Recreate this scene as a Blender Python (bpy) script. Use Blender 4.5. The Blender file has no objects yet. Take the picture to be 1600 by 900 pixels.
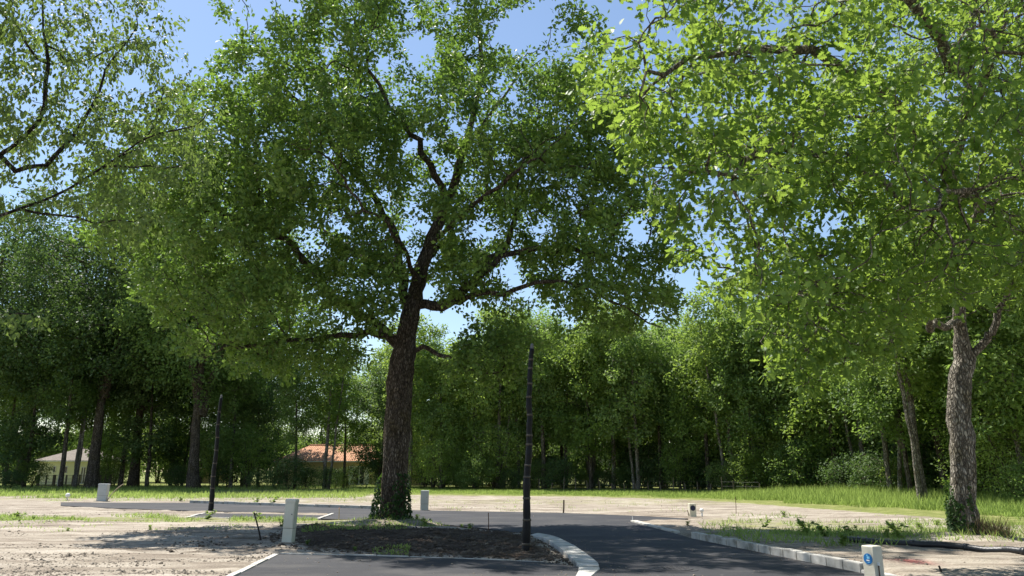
import bpy, math, random
import numpy as np
from mathutils import Vector

# ------------------------------------------------------------------ camera, sky, sun, exposure
SC = bpy.context.scene
COL = SC.collection
FPX, CX, CY, CAMH = 1155.0, 800.0, 450.0, 1.6
PITCH = math.atan(287.0 / FPX)
cam = bpy.data.cameras.new("camera")
cam.sensor_width = 36.0
cam.lens = 36.0 * FPX / 1600.0
cam.clip_end = 9000.0
cam_o = bpy.data.objects.new("camera", cam)
COL.objects.link(cam_o)
cam_o.location = (0, 0, CAMH)
cam_o.rotation_euler = (math.pi / 2 + PITCH, 0, 0)
SC.camera = cam_o

SUN_EL = math.radians(62)
SUN_DIR = Vector((-0.71, 0.70, 0)).normalized() * math.cos(SUN_EL) + Vector((0, 0, math.sin(SUN_EL)))
world = bpy.data.worlds.new("World")
SC.world = world
world.use_nodes = True
wn = world.node_tree
wn.nodes.clear()
sky = wn.nodes.new('ShaderNodeTexSky')
sky.sky_type = 'NISHITA'
sky.sun_disc = False
sky.sun_elevation = SUN_EL
sky.sun_rotation = math.atan2(SUN_DIR.x, SUN_DIR.y)
sky.altitude = 20
sky.air_density = 1.15
sky.dust_density = 0.35
sky.ozone_density = 1.3
bg = wn.nodes.new('ShaderNodeBackground')
bg.inputs['Strength'].default_value = 0.092
wo = wn.nodes.new('ShaderNodeOutputWorld')
wn.links.new(sky.outputs[0], bg.inputs[0])
wn.links.new(bg.outputs[0], wo.inputs[0])

sl = bpy.data.lights.new("sun", 'SUN')
sl.energy = 5.0
sl.angle = math.radians(0.53)
sl.color = (1.0, 0.955, 0.88)
so = bpy.data.objects.new("sun", sl)
COL.objects.link(so)
so.rotation_euler = SUN_DIR.to_track_quat('Z', 'Y').to_euler()

SC.view_settings.view_transform = 'Standard'
SC.view_settings.look = 'None'
SC.view_settings.exposure = 0.90
SC.view_settings.gamma = 1.0
SC.view_settings.use_curve_mapping = False
SC.render.engine = 'CYCLES'
SC.cycles.use_denoising = True
SC.cycles.max_bounces = 8
SC.cycles.diffuse_bounces = 4
SC.cycles.transmission_bounces = 5
SC.cycles.glossy_bounces = 2

rng = np.random.default_rng(7)
random.seed(7)

# ------------------------------------------------------------------ photo geometry -> world
SP, CP = math.sin(PITCH), math.cos(PITCH)

def ray(px, py):
    u, v = (px - CX) / FPX, (CY - py) / FPX
    return np.array([u, CP - v * SP, SP + v * CP])

def G(px, py, z=0.0):                       # point of the ground seen at a pixel
    d = ray(px, py)
    t = (z - CAMH) / d[2]
    return np.array([d[0] * t, d[1] * t, z])

def at(px, py, D):                          # point seen at a pixel at forward distance D
    d = ray(px, py)
    t = D / d[1]
    return np.array([d[0] * t, D, CAMH + d[2] * t])

def proj(P):
    P = np.atleast_2d(P)
    x, y, z = P[:, 0], P[:, 1], P[:, 2] - CAMH
    f = y * CP + z * SP
    up = -y * SP + z * CP
    f = np.where(f < 0.05, 0.05, f)
    return CX + FPX * x / f, CY - FPX * up / f

# ------------------------------------------------------------------ noise
def _hash(ix, iy, iz, seed):
    h = (ix * 374761393 + iy * 668265263 + iz * 2147483647 + seed * 1274126177) & 0xFFFFFFFF
    h = ((h ^ (h >> 13)) * 1274126177) & 0xFFFFFFFF
    h = h ^ (h >> 16)
    return (h & 0xFFFF) / 65535.0

def vnoise(x, y, z=None, seed=0):
    x = np.asarray(x, float); y = np.asarray(y, float)
    z = np.zeros_like(x) if z is None else np.asarray(z, float)
    ix, iy, iz = np.floor(x).astype(np.int64), np.floor(y).astype(np.int64), np.floor(z).astype(np.int64)
    fx, fy, fz = x - ix, y - iy, z - iz
    fx, fy, fz = fx * fx * (3 - 2 * fx), fy * fy * (3 - 2 * fy), fz * fz * (3 - 2 * fz)
    r = 0
    for a in (0, 1):
        wx = fx if a else 1 - fx
        for b in (0, 1):
            wy = fy if b else 1 - fy
            for c in (0, 1):
                wz = fz if c else 1 - fz
                r = r + wx * wy * wz * _hash(ix + a, iy + b, iz + c, seed)
    return r * 2 - 1

def sstep(a, b, x):
    t = np.clip((x - a) / (b - a), 0, 1)
    return t * t * (3 - 2 * t)

# ------------------------------------------------------------------ object helpers
def prop(o, label=None, cat=None, group=None, kind=None):
    if label: o["label"] = label
    if cat: o["category"] = cat
    if group: o["group"] = group
    if kind: o["kind"] = kind
    return o

def empty(name, loc, label=None, cat=None, group=None, kind=None):
    o = bpy.data.objects.new(name, None)
    COL.objects.link(o)
    o.location = tuple(loc)
    o.empty_display_size = 0.2
    return prop(o, label, cat, group, kind)

def build_mesh(name, V, F, mat, tint=None, smooth=False):
    """V (n,3); F either an (m,k) int array or a list of index tuples or a list of such arrays"""
    me = bpy.data.meshes.new(name)
    V = np.asarray(V, np.float32)
    if isinstance(F, np.ndarray):
        F = [F]
    if len(F) and not isinstance(F[0], np.ndarray):
        by = {}
        for f in F: by.setdefault(len(f), []).append(f)
        F = [np.array(v, np.int32) for v in by.values()]
    F = [f for f in F if len(f)]
    loops = np.concatenate([f.ravel() for f in F]).astype(np.int32)
    sizes = np.concatenate([np.full(len(f), f.shape[1], np.int32) for f in F])
    starts = np.concatenate([[0], np.cumsum(sizes)[:-1]]).astype(np.int32)
    me.vertices.add(len(V)); me.vertices.foreach_set('co', V.ravel())
    me.loops.add(len(loops)); me.loops.foreach_set('vertex_index', loops)
    me.polygons.add(len(sizes)); me.polygons.foreach_set('loop_start', starts)
    me.polygons.foreach_set('use_smooth', np.full(len(sizes), bool(smooth)))
    if tint is not None:
        for k, arr in (tint.items() if isinstance(tint, dict) else [('tint', tint)]):
            at_ = me.attributes.new(k, 'FLOAT', 'POINT')
            at_.data.foreach_set('value', np.asarray(arr, np.float32))
    me.materials.append(mat)
    me.update(calc_edges=True)
    return me

def link(name, me, parent=None, loc=None):
    o = bpy.data.objects.new(name, me)
    COL.objects.link(o)
    if parent is not None: o.parent = parent
    if loc is not None: o.location = tuple(loc)
    return o

def part(name, V, F, mat, parent=None, tint=None, smooth=False):
    """world-space vertices; stored relative to the parent chain's location"""
    V = np.asarray(V, float)
    off = np.zeros(3); p = parent
    while p is not None:
        off += np.array(p.location); p = p.parent
    return link(name, build_mesh(name, V - off, F, mat, tint, smooth), parent)

BOXF = [(0, 3, 2, 1), (4, 5, 6, 7), (0, 1, 5, 4), (1, 2, 6, 5), (2, 3, 7, 6), (3, 0, 4, 7)]

def prism(poly, z0, z1, chamfer=0.0):
    """closed prism over a ccw polygon with a small chamfer at the top"""
    poly = np.asarray(poly, float); n = len(poly)
    c = poly.mean(0)
    V = [(p[0], p[1], z0) for p in poly]
    rings = 1
    if chamfer > 0:
        V += [(p[0], p[1], z1 - chamfer) for p in poly]; rings = 2
        d = c - poly; d /= np.linalg.norm(d, axis=1)[:, None]
        poly = poly + d * chamfer
    V += [(p[0], p[1], z1) for p in poly]
    F = [tuple(range(n - 1, -1, -1)), tuple(rings * n + i for i in range(n))]
    for r in range(rings):
        for i in range(n):
            j = (i + 1) % n
            F.append((r * n + i, r * n + j, (r + 1) * n + j, (r + 1) * n + i))
    return np.array(V), F

def rbox(cx, cy, z0, z1, w, d, rot=0.0, ch=0.012):
    c, s = math.cos(rot), math.sin(rot)
    P = [(-w / 2, -d / 2), (w / 2, -d / 2), (w / 2, d / 2), (-w / 2, d / 2)]
    return prism([(cx + c * a - s * b, cy + s * a + c * b) for a, b in P], z0, z1, ch)

def merge(items):
    V, F, o = [], [], 0
    for v, f in items:
        V.append(np.asarray(v, float))
        F += [tuple(int(i) + o for i in q) for q in f]
        o += len(v)
    return np.concatenate(V), F

# ------------------------------------------------------------------ materials
def mat_new(name):
    m = bpy.data.materials.new(name)
    m.use_nodes = True
    nt = m.node_tree
    nt.nodes.clear()
    return m, nt, nt.nodes, nt.links

def ramp(nodes, stops):
    r = nodes.new('ShaderNodeValToRGB')
    e = r.color_ramp.elements
    while len(e) < len(stops): e.new(0.5)
    for el, (p, c) in zip(e, stops):
        el.position = p; el.color = (*c, 1)
    return r

def noise_n(nt, scale, detail=4, rough=0.55, coord=None, mapscale=None, dist=0.0):
    n = nt.nodes.new('ShaderNodeTexNoise')
    n.inputs['Scale'].default_value = scale
    n.inputs['Detail'].default_value = detail
    n.inputs['Roughness'].default_value = rough
    n.inputs['Distortion'].default_value = dist
    if coord is None:
        coord = nt.nodes.new('ShaderNodeNewGeometry').outputs['Position']
    if mapscale:
        mp = nt.nodes.new('ShaderNodeMapping')
        mp.inputs['Scale'].default_value = mapscale
        nt.links.new(coord, mp.inputs['Vector'])
        coord = mp.outputs['Vector']
    nt.links.new(coord, n.inputs['Vector'])
    return n

def surf(name, stops, scale=6, rough=0.8, bump=0.3, bscale=None, mapscale=None, spec=0.3, bdist=0.02, local=True, metal=0.0):
    """noise-coloured solid surface"""
    m, nt, N, L = mat_new(name)
    coord = None
    if local:
        coord = N.new('ShaderNodeTexCoord').outputs['Object']
    n1 = noise_n(nt, scale, 6, 0.6, coord, mapscale)
    r = ramp(N, stops)
    L.new(n1.outputs['Fac'], r.inputs['Fac'])
    p = N.new('ShaderNodeBsdfPrincipled')
    p.inputs['Roughness'].default_value = rough
    p.inputs['Specular IOR Level'].default_value = spec
    p.inputs['Metallic'].default_value = metal
    L.new(r.outputs['Color'], p.inputs['Base Color'])
    n2 = noise_n(nt, bscale or scale * 3, 5, 0.6, coord, mapscale)
    b = N.new('ShaderNodeBump')
    b.inputs['Strength'].default_value = bump
    b.inputs['Distance'].default_value = bdist
    L.new(n2.outputs['Fac'], b.inputs['Height'])
    L.new(b.outputs['Normal'], p.inputs['Normal'])
    o = N.new('ShaderNodeOutputMaterial')
    L.new(p.outputs[0], o.inputs[0])
    return m

def leaf_mat(name, dark, light, trans, tfac=0.4, rough=0.45, spec=0.35):
    m, nt, N, L = mat_new(name)
    a = N.new('ShaderNodeAttribute'); a.attribute_name = 'tint'
    r = ramp(N, [(0.0, dark), (1.0, light)])
    L.new(a.outputs['Fac'], r.inputs['Fac'])
    oi = N.new('ShaderNodeObjectInfo')
    hs = N.new('ShaderNodeHueSaturation')
    mr = N.new('ShaderNodeMapRange')
    mr.inputs['To Min'].default_value = 0.70; mr.inputs['To Max'].default_value = 1.35
    L.new(oi.outputs['Random'], mr.inputs['Value'])
    L.new(mr.outputs[0], hs.inputs['Value'])
    mh = N.new('ShaderNodeMapRange')
    mh.inputs['To Min'].default_value = 0.515; mh.inputs['To Max'].default_value = 0.485
    L.new(oi.outputs['Random'], mh.inputs['Value'])
    L.new(mh.outputs[0], hs.inputs['Hue'])
    L.new(r.outputs['Color'], hs.inputs['Color'])
    p = N.new('ShaderNodeBsdfPrincipled')
    p.inputs['Roughness'].default_value = rough
    p.inputs['Specular IOR Level'].default_value = spec
    L.new(hs.outputs['Color'], p.inputs['Base Color'])
    t = N.new('ShaderNodeBsdfTranslucent')
    mx = N.new('ShaderNodeMix'); mx.data_type = 'RGBA'; mx.blend_type = 'MULTIPLY'
    mx.inputs['Factor'].default_value = 1.0
    sc_ = N.new('ShaderNodeMix'); sc_.data_type = 'RGBA'
    L.new(a.outputs['Fac'], sc_.inputs['Factor'])
    sc_.inputs['A'].default_value = (trans[0] * .7, trans[1] * .75, trans[2] * .7, 1)
    sc_.inputs['B'].default_value = (*trans, 1)
    L.new(sc_.outputs['Result'], t.inputs['Color'])
    ms = N.new('ShaderNodeMixShader')
    ms.inputs[0].default_value = tfac
    L.new(p.outputs[0], ms.inputs[1]); L.new(t.outputs[0], ms.inputs[2])
    N.remove(mx)
    o = N.new('ShaderNodeOutputMaterial')
    L.new(ms.outputs[0], o.inputs[0])
    return m

def bark_mat(name, c0, c1, c2, moss=0.0, fine=1.0):
    m, nt, N, L = mat_new(name)
    tc = N.new('ShaderNodeTexCoord').outputs['Object']
    n1 = noise_n(nt, 9 * fine, 6, 0.65, tc, (1, 1, 0.22), 0.4)
    r = ramp(N, [(0.30, c0), (0.52, c1), (0.72, c2)])
    L.new(n1.outputs['Fac'], r.inputs['Fac'])
    col = r.outputs['Color']
    n3 = noise_n(nt, 1.7, 4, 0.6, tc)
    r3 = ramp(N, [(0.48, (0, 0, 0)), (0.66, (1, 1, 1))])
    L.new(n3.outputs['Fac'], r3.inputs['Fac'])
    mm = N.new('ShaderNodeMix'); mm.data_type = 'RGBA'
    mu = N.new('ShaderNodeMath'); mu.operation = 'MULTIPLY'; mu.inputs[1].default_value = moss
    L.new(r3.outputs['Color'], mu.inputs[0]); L.new(mu.outputs[0], mm.inputs['Factor'])
    L.new(col, mm.inputs['A']); mm.inputs['B'].default_value = (0.16, 0.13, 0.045, 1)
    vo = N.new('ShaderNodeTexVoronoi'); vo.feature = 'DISTANCE_TO_EDGE'; vo.inputs['Scale'].default_value = 15 * fine
    mpv = N.new('ShaderNodeMapping'); mpv.inputs['Scale'].default_value = (1, 1, 0.28)
    dn = noise_n(nt, 6, 4, 0.6, tc)
    va = N.new('ShaderNodeVectorMath'); va.operation = 'MULTIPLY_ADD'; va.inputs[1].default_value = (.12, .12, .12)
    L.new(dn.outputs['Color'], va.inputs[0]); L.new(tc, va.inputs[2]); L.new(va.outputs[0], mpv.inputs['Vector'])
    L.new(mpv.outputs[0], vo.inputs['Vector'])
    rc = ramp(N, [(0.0, (0.22, 0.2, 0.19)), (0.10, (0.62, 0.6, 0.58)), (0.28, (1.12, 1.1, 1.08))])
    L.new(vo.outputs['Distance'], rc.inputs['Fac'])
    mc_ = N.new('ShaderNodeMix'); mc_.data_type = 'RGBA'; mc_.blend_type = 'MULTIPLY'; mc_.inputs['Factor'].default_value = 0.9
    L.new(mm.outputs['Result'], mc_.inputs['A']); L.new(rc.outputs['Color'], mc_.inputs['B'])
    mm = mc_
    p = N.new('ShaderNodeBsdfPrincipled')
    p.inputs['Roughness'].default_value = 0.95
    p.inputs['Specular IOR Level'].default_value = 0.15
    L.new(mm.outputs['Result'], p.inputs['Base Color'])
    n2 = noise_n(nt, 16 * fine, 6, 0.7, tc, (1, 1, 0.25), 0.6)
    b = N.new('ShaderNodeBump'); b.inputs['Strength'].default_value = 1.0; b.inputs['Distance'].default_value = 0.06
    hs_ = N.new('ShaderNodeMath'); hs_.operation = 'MULTIPLY_ADD'; hs_.inputs[1].default_value = 0.5
    rh = ramp(N, [(0.0, (0, 0, 0)), (0.25, (1, 1, 1))]); L.new(vo.outputs['Distance'], rh.inputs['Fac'])
    L.new(n2.outputs['Fac'], hs_.inputs[0]); L.new(rh.outputs['Color'], hs_.inputs[2])
    L.new(hs_.outputs[0], b.inputs['Height']); L.new(b.outputs['Normal'], p.inputs['Normal'])
    o = N.new('ShaderNodeOutputMaterial'); L.new(p.outputs[0], o.inputs[0])
    return m

M = {}
M['oak_bark'] = bark_mat('oak_bark', (0.055, 0.045, 0.034), (0.17, 0.14, 0.11), (0.32, 0.28, 0.235), 0.35, 1.3)
M['pale_bark'] = bark_mat('pale_bark', (0.13, 0.115, 0.09), (0.36, 0.33, 0.275), (0.60, 0.56, 0.49), 0.45, 1.25)
M['wood_bark'] = bark_mat('wood_bark', (0.05, 0.043, 0.034), (0.17, 0.145, 0.115), (0.33, 0.30, 0.25), 0.2, 0.7)
M['cherry_bark'] = bark_mat('cherry_bark', (0.03, 0.024, 0.02), (0.09, 0.075, 0.065), (0.2, 0.18, 0.16), 0.1, 2.0)
M['oak_leaf'] = leaf_mat('oak_leaf', (0.036, 0.080, 0.020), (0.175, 0.265, 0.058), (0.30, 0.48, 0.065), 0.32, 0.5, 0.3)
M['lime_leaf'] = leaf_mat('lime_leaf', (0.055, 0.115, 0.022), (0.175, 0.275, 0.06), (0.46, 0.64, 0.09), 0.40, 0.5, 0.3)
M['cherry_leaf'] = leaf_mat('cherry_leaf', (0.045, 0.085, 0.025), (0.13, 0.19, 0.06), (0.30, 0.42, 0.08), 0.36, 0.5, 0.3)
M['wood_leaf'] = leaf_mat('wood_leaf', (0.048, 0.088, 0.026), (0.185, 0.262, 0.085), (0.36, 0.53, 0.10), 0.42, 0.55, 0.25)
M['dark_leaf'] = leaf_mat('dark_leaf', (0.025, 0.055, 0.020), (0.100, 0.155, 0.050), (0.20, 0.33, 0.07), 0.28, 0.55, 0.25)
M['fresh_leaf'] = leaf_mat('fresh_leaf', (0.065, 0.115, 0.028), (0.21, 0.285, 0.075), (0.44, 0.60, 0.10), 0.42, 0.55, 0.25)
M['pine_leaf'] = leaf_mat('pine_leaf', (0.03, 0.05, 0.028), (0.07, 0.10, 0.05), (0.12, 0.18, 0.06), 0.2)
M['ivy_leaf'] = leaf_mat('ivy_leaf', (0.018, 0.040, 0.012), (0.06, 0.11, 0.028), (0.12, 0.24, 0.03), 0.25, 0.6, 0.2)
M['grass'] = leaf_mat('grass', (0.12, 0.18, 0.045), (0.29, 0.36, 0.10), (0.46, 0.60, 0.15), 0.5, 0.7, 0.15)
M['dry_grass'] = leaf_mat('dry_grass', (0.10, 0.07, 0.035), (0.28, 0.21, 0.11), (0.3, 0.22, 0.1), 0.3, 0.7)
M['concrete'] = surf('concrete', [(0.33, (0.25, 0.235, 0.20)), (0.47, (0.43, 0.41, 0.37)), (0.70, (0.56, 0.54, 0.50))], 3.5, 0.9, 0.35, 60, local=False)
M['white_kerb'] = surf('white_kerb', [(0.33, (0.27, 0.25, 0.21)), (0.47, (0.46, 0.44, 0.395)), (0.70, (0.58, 0.56, 0.515))], 3, 0.9, 0.3, 60, local=False)
M['plastic'] = surf('plastic_beige', [(0.3, (0.55, 0.54, 0.45)), (0.7, (0.64, 0.63, 0.54))], 3, 0.5, 0.05, 80, spec=0.4)
M['plastic_grey'] = surf('plastic_grey', [(0.3, (0.48, 0.49, 0.46)), (0.7, (0.56, 0.57, 0.54))], 3, 0.5, 0.05, 80, spec=0.4)
M['cream'] = surf('cream_post', [(0.3, (0.64, 0.58, 0.45)), (0.7, (0.72, 0.67, 0.54))], 6, 0.7, 0.15, 60)
M['seam'] = surf('seam_dark', [(0.3, (0.12, 0.11, 0.09)), (0.7, (0.18, 0.17, 0.14))], 6, 0.9, 0.1)
M['blue'] = surf('blue_sticker', [(0.3, (0.02, 0.16, 0.42)), (0.7, (0.03, 0.22, 0.52))], 8, 0.4, 0.02)
M['cyan'] = surf('cyan_print', [(0.3, (0.20, 0.55, 0.80)), (0.7, (0.30, 0.65, 0.85))], 8, 0.4, 0.02)
M['navy'] = surf('navy_sticker', [(0.3, (0.012, 0.015, 0.05)), (0.7, (0.02, 0.025, 0.07))], 8, 0.4, 0.02)
M['white'] = surf('white_paint', [(0.3, (0.74, 0.74, 0.73)), (0.7, (0.82, 0.82, 0.81))], 5, 0.5, 0.05)
M['pink'] = surf('pink_cap', [(0.3, (0.62, 0.34, 0.27)), (0.7, (0.70, 0.42, 0.34))], 5, 0.6, 0.05)
M['black_wrap'] = surf('black_wrap', [(0.3, (0.004, 0.004, 0.005)), (0.7, (0.010, 0.010, 0.012))], 12, 0.45, 0.4, 22, (1, 1, 0.35), 0.22, 0.02)
M['tape'] = surf('tan_tape', [(0.3, (0.05, 0.042, 0.032)), (0.7, (0.12, 0.10, 0.075))], 14, 0.5, 0.2)
M['metal'] = surf('grey_metal', [(0.3, (0.12, 0.12, 0.12)), (0.7, (0.2, 0.2, 0.2))], 9, 0.5, 0.1)
M['iron'] = surf('cast_iron', [(0.3, (0.02, 0.02, 0.022)), (0.7, (0.05, 0.045, 0.045))], 20, 0.6, 0.4)
M['rust'] = surf('rusty_rod', [(0.3, (0.06, 0.03, 0.018)), (0.7, (0.14, 0.08, 0.05))], 20, 0.85, 0.3)
M['stake'] = surf('wood_stake', [(0.3, (0.07, 0.05, 0.035)), (0.7, (0.16, 0.115, 0.08))], 9, 0.9, 0.4, None, (1, 1, 0.15))
M['dark_stake'] = surf('charred_stake', [(0.3, (0.012, 0.010, 0.009)), (0.7, (0.045, 0.036, 0.03))], 12, 0.85, 0.4, None, (1, 1, 0.2))
M['pale_stick'] = surf('pale_stick', [(0.3, (0.34, 0.27, 0.19)), (0.7, (0.50, 0.42, 0.31))], 9, 0.85, 0.2)
M['pipe'] = surf('black_pipe', [(0.3, (0.007, 0.007, 0.009)), (0.7, (0.022, 0.022, 0.026))], 8, 0.42, 0.2, 30, spec=0.5)
M['wall_cream'] = surf('wall_cream', [(0.3, (0.60, 0.48, 0.25)), (0.7, (0.68, 0.56, 0.33))], 2, 0.9, 0.1)
M['wall_yellow'] = surf('wall_yellow', [(0.3, (0.72, 0.69, 0.45)), (0.7, (0.80, 0.77, 0.53))], 2, 0.9, 0.1)
M['glass_dark'] = surf('window_glass', [(0.3, (0.012, 0.016, 0.018)), (0.7, (0.03, 0.035, 0.035))], 1, 0.08, 0.0, spec=0.6)
M['fence_wood'] = surf('fence_wood', [(0.3, (0.11, 0.085, 0.06)), (0.7, (0.2, 0.165, 0.12))], 6, 0.9, 0.3)
M['wire'] = surf('fence_wire', [(0.3, (0.08, 0.08, 0.075)), (0.7, (0.13, 0.13, 0.12))], 6, 0.6, 0.1)
M['soil_clod'] = surf('soil_clod', [(0.3, (0.035, 0.026, 0.019)), (0.55, (0.095, 0.072, 0.053)), (0.75, (0.20, 0.165, 0.125))], 1.3, 0.95, 0.4, 30, local=False)
M['sand_clod'] = surf('sand_clod', [(0.3, (0.13, 0.105, 0.08)), (0.5, (0.25, 0.21, 0.165)), (0.7, (0.37, 0.32, 0.26))], 1.1, 0.95, 0.4, 30, local=False)

def roof_mat(name, a, b, c):
    m, nt, N, L = mat_new(name)
    tc = N.new('ShaderNodeTexCoord').outputs['Object']
    n1 = noise_n(nt, 2.4, 5, 0.7, tc)
    r = ramp(N, [(0.3, a), (0.5, b), (0.7, c)])
    L.new(n1.outputs['Fac'], r.inputs['Fac'])
    w = N.new('ShaderNodeTexWave'); w.inputs['Scale'].default_value = 1.3
    w.bands_direction = 'X'
    L.new(tc, w.inputs['Vector'])
    b_ = N.new('ShaderNodeBump'); b_.inputs['Strength'].default_value = 0.8; b_.inputs['Distance'].default_value = 0.08
    L.new(w.outputs['Fac'], b_.inputs['Height'])
    p = N.new('ShaderNodeBsdfPrincipled'); p.inputs['Roughness'].default_value = 0.9
    L.new(r.outputs['Color'], p.inputs['Base Color']); L.new(b_.outputs['Normal'], p.inputs['Normal'])
    o = N.new('ShaderNodeOutputMaterial'); L.new(p.outputs[0], o.inputs[0])
    return m
M['roof_orange'] = roof_mat('roof_orange', (0.26, 0.11, 0.05), (0.44, 0.22, 0.12), (0.55, 0.33, 0.20))
M['roof_brown'] = roof_mat('roof_brown', (0.13, 0.105, 0.085), (0.19, 0.16, 0.135), (0.26, 0.22, 0.19))

def asphalt_mat():
    m, nt, N, L = mat_new('asphalt')
    pos = N.new('ShaderNodeNewGeometry').outputs['Position']
    big = noise_n(nt, 0.35, 5, 0.6, pos, (1, 1.6, 1))
    r = ramp(N, [(0.3, (0.022, 0.022, 0.026)), (0.55, (0.032, 0.032, 0.036)), (0.75, (0.048, 0.047, 0.049))])
    L.new(big.outputs['Fac'], r.inputs['Fac'])
    fine = noise_n(nt, 38, 6, 0.8, pos)
    rf = ramp(N, [(0.36, (0.45, 0.45, 0.45)), (0.62, (1.3, 1.3, 1.3))])
    L.new(fine.outputs['Fac'], rf.inputs['Fac'])
    mu = N.new('ShaderNodeMix'); mu.data_type = 'RGBA'; mu.blend_type = 'MULTIPLY'; mu.inputs['Factor'].default_value = 1
    L.new(r.outputs['Color'], mu.inputs['A']); L.new(rf.outputs['Color'], mu.inputs['B'])
    # sand dust tracked onto the surface and pale specks
    dust = noise_n(nt, 0.9, 6, 0.7, pos, (0.5, 1.4, 1))
    rd = ramp(N, [(0.48, (0, 0, 0)), (0.80, (0.32, 0.32, 0.32))])
    L.new(dust.outputs['Fac'], rd.inputs['Fac'])
    m2 = N.new('ShaderNodeMix'); m2.data_type = 'RGBA'
    L.new(rd.outputs['Color'], m2.inputs['Factor']); L.new(mu.outputs['Result'], m2.inputs['A'])
    m2.inputs['B'].default_value = (0.22, 0.20, 0.17, 1)
    vo = N.new('ShaderNodeTexVoronoi'); vo.inputs['Scale'].default_value = 2.2
    L.new(pos, vo.inputs['Vector'])
    rv = ramp(N, [(0.0, (1, 1, 1)), (0.045, (0.5, 0.5, 0.5)), (0.07, (0, 0, 0))])
    L.new(vo.outputs['Distance'], rv.inputs['Fac'])
    m3 = N.new('ShaderNodeMix'); m3.data_type = 'RGBA'
    L.new(rv.outputs['Color'], m3.inputs['Factor']); L.new(m2.outputs['Result'], m3.inputs['A'])
    m3.inputs['B'].default_value = (0.20, 0.19, 0.17, 1)
    p = N.new('ShaderNodeBsdfPrincipled'); p.inputs['Roughness'].default_value = 0.82
    p.inputs['Specular IOR Level'].default_value = 0.35
    L.new(m3.outputs['Result'], p.inputs['Base Color'])
    b = N.new('ShaderNodeBump'); b.inputs['Strength'].default_value = 0.5; b.inputs['Distance'].default_value = 0.01
    L.new(fine.outputs['Fac'], b.inputs['Height']); L.new(b.outputs['Normal'], p.inputs['Normal'])
    o = N.new('ShaderNodeOutputMaterial'); L.new(p.outputs[0], o.inputs[0])
    return m
M['asphalt'] = asphalt_mat()

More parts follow.
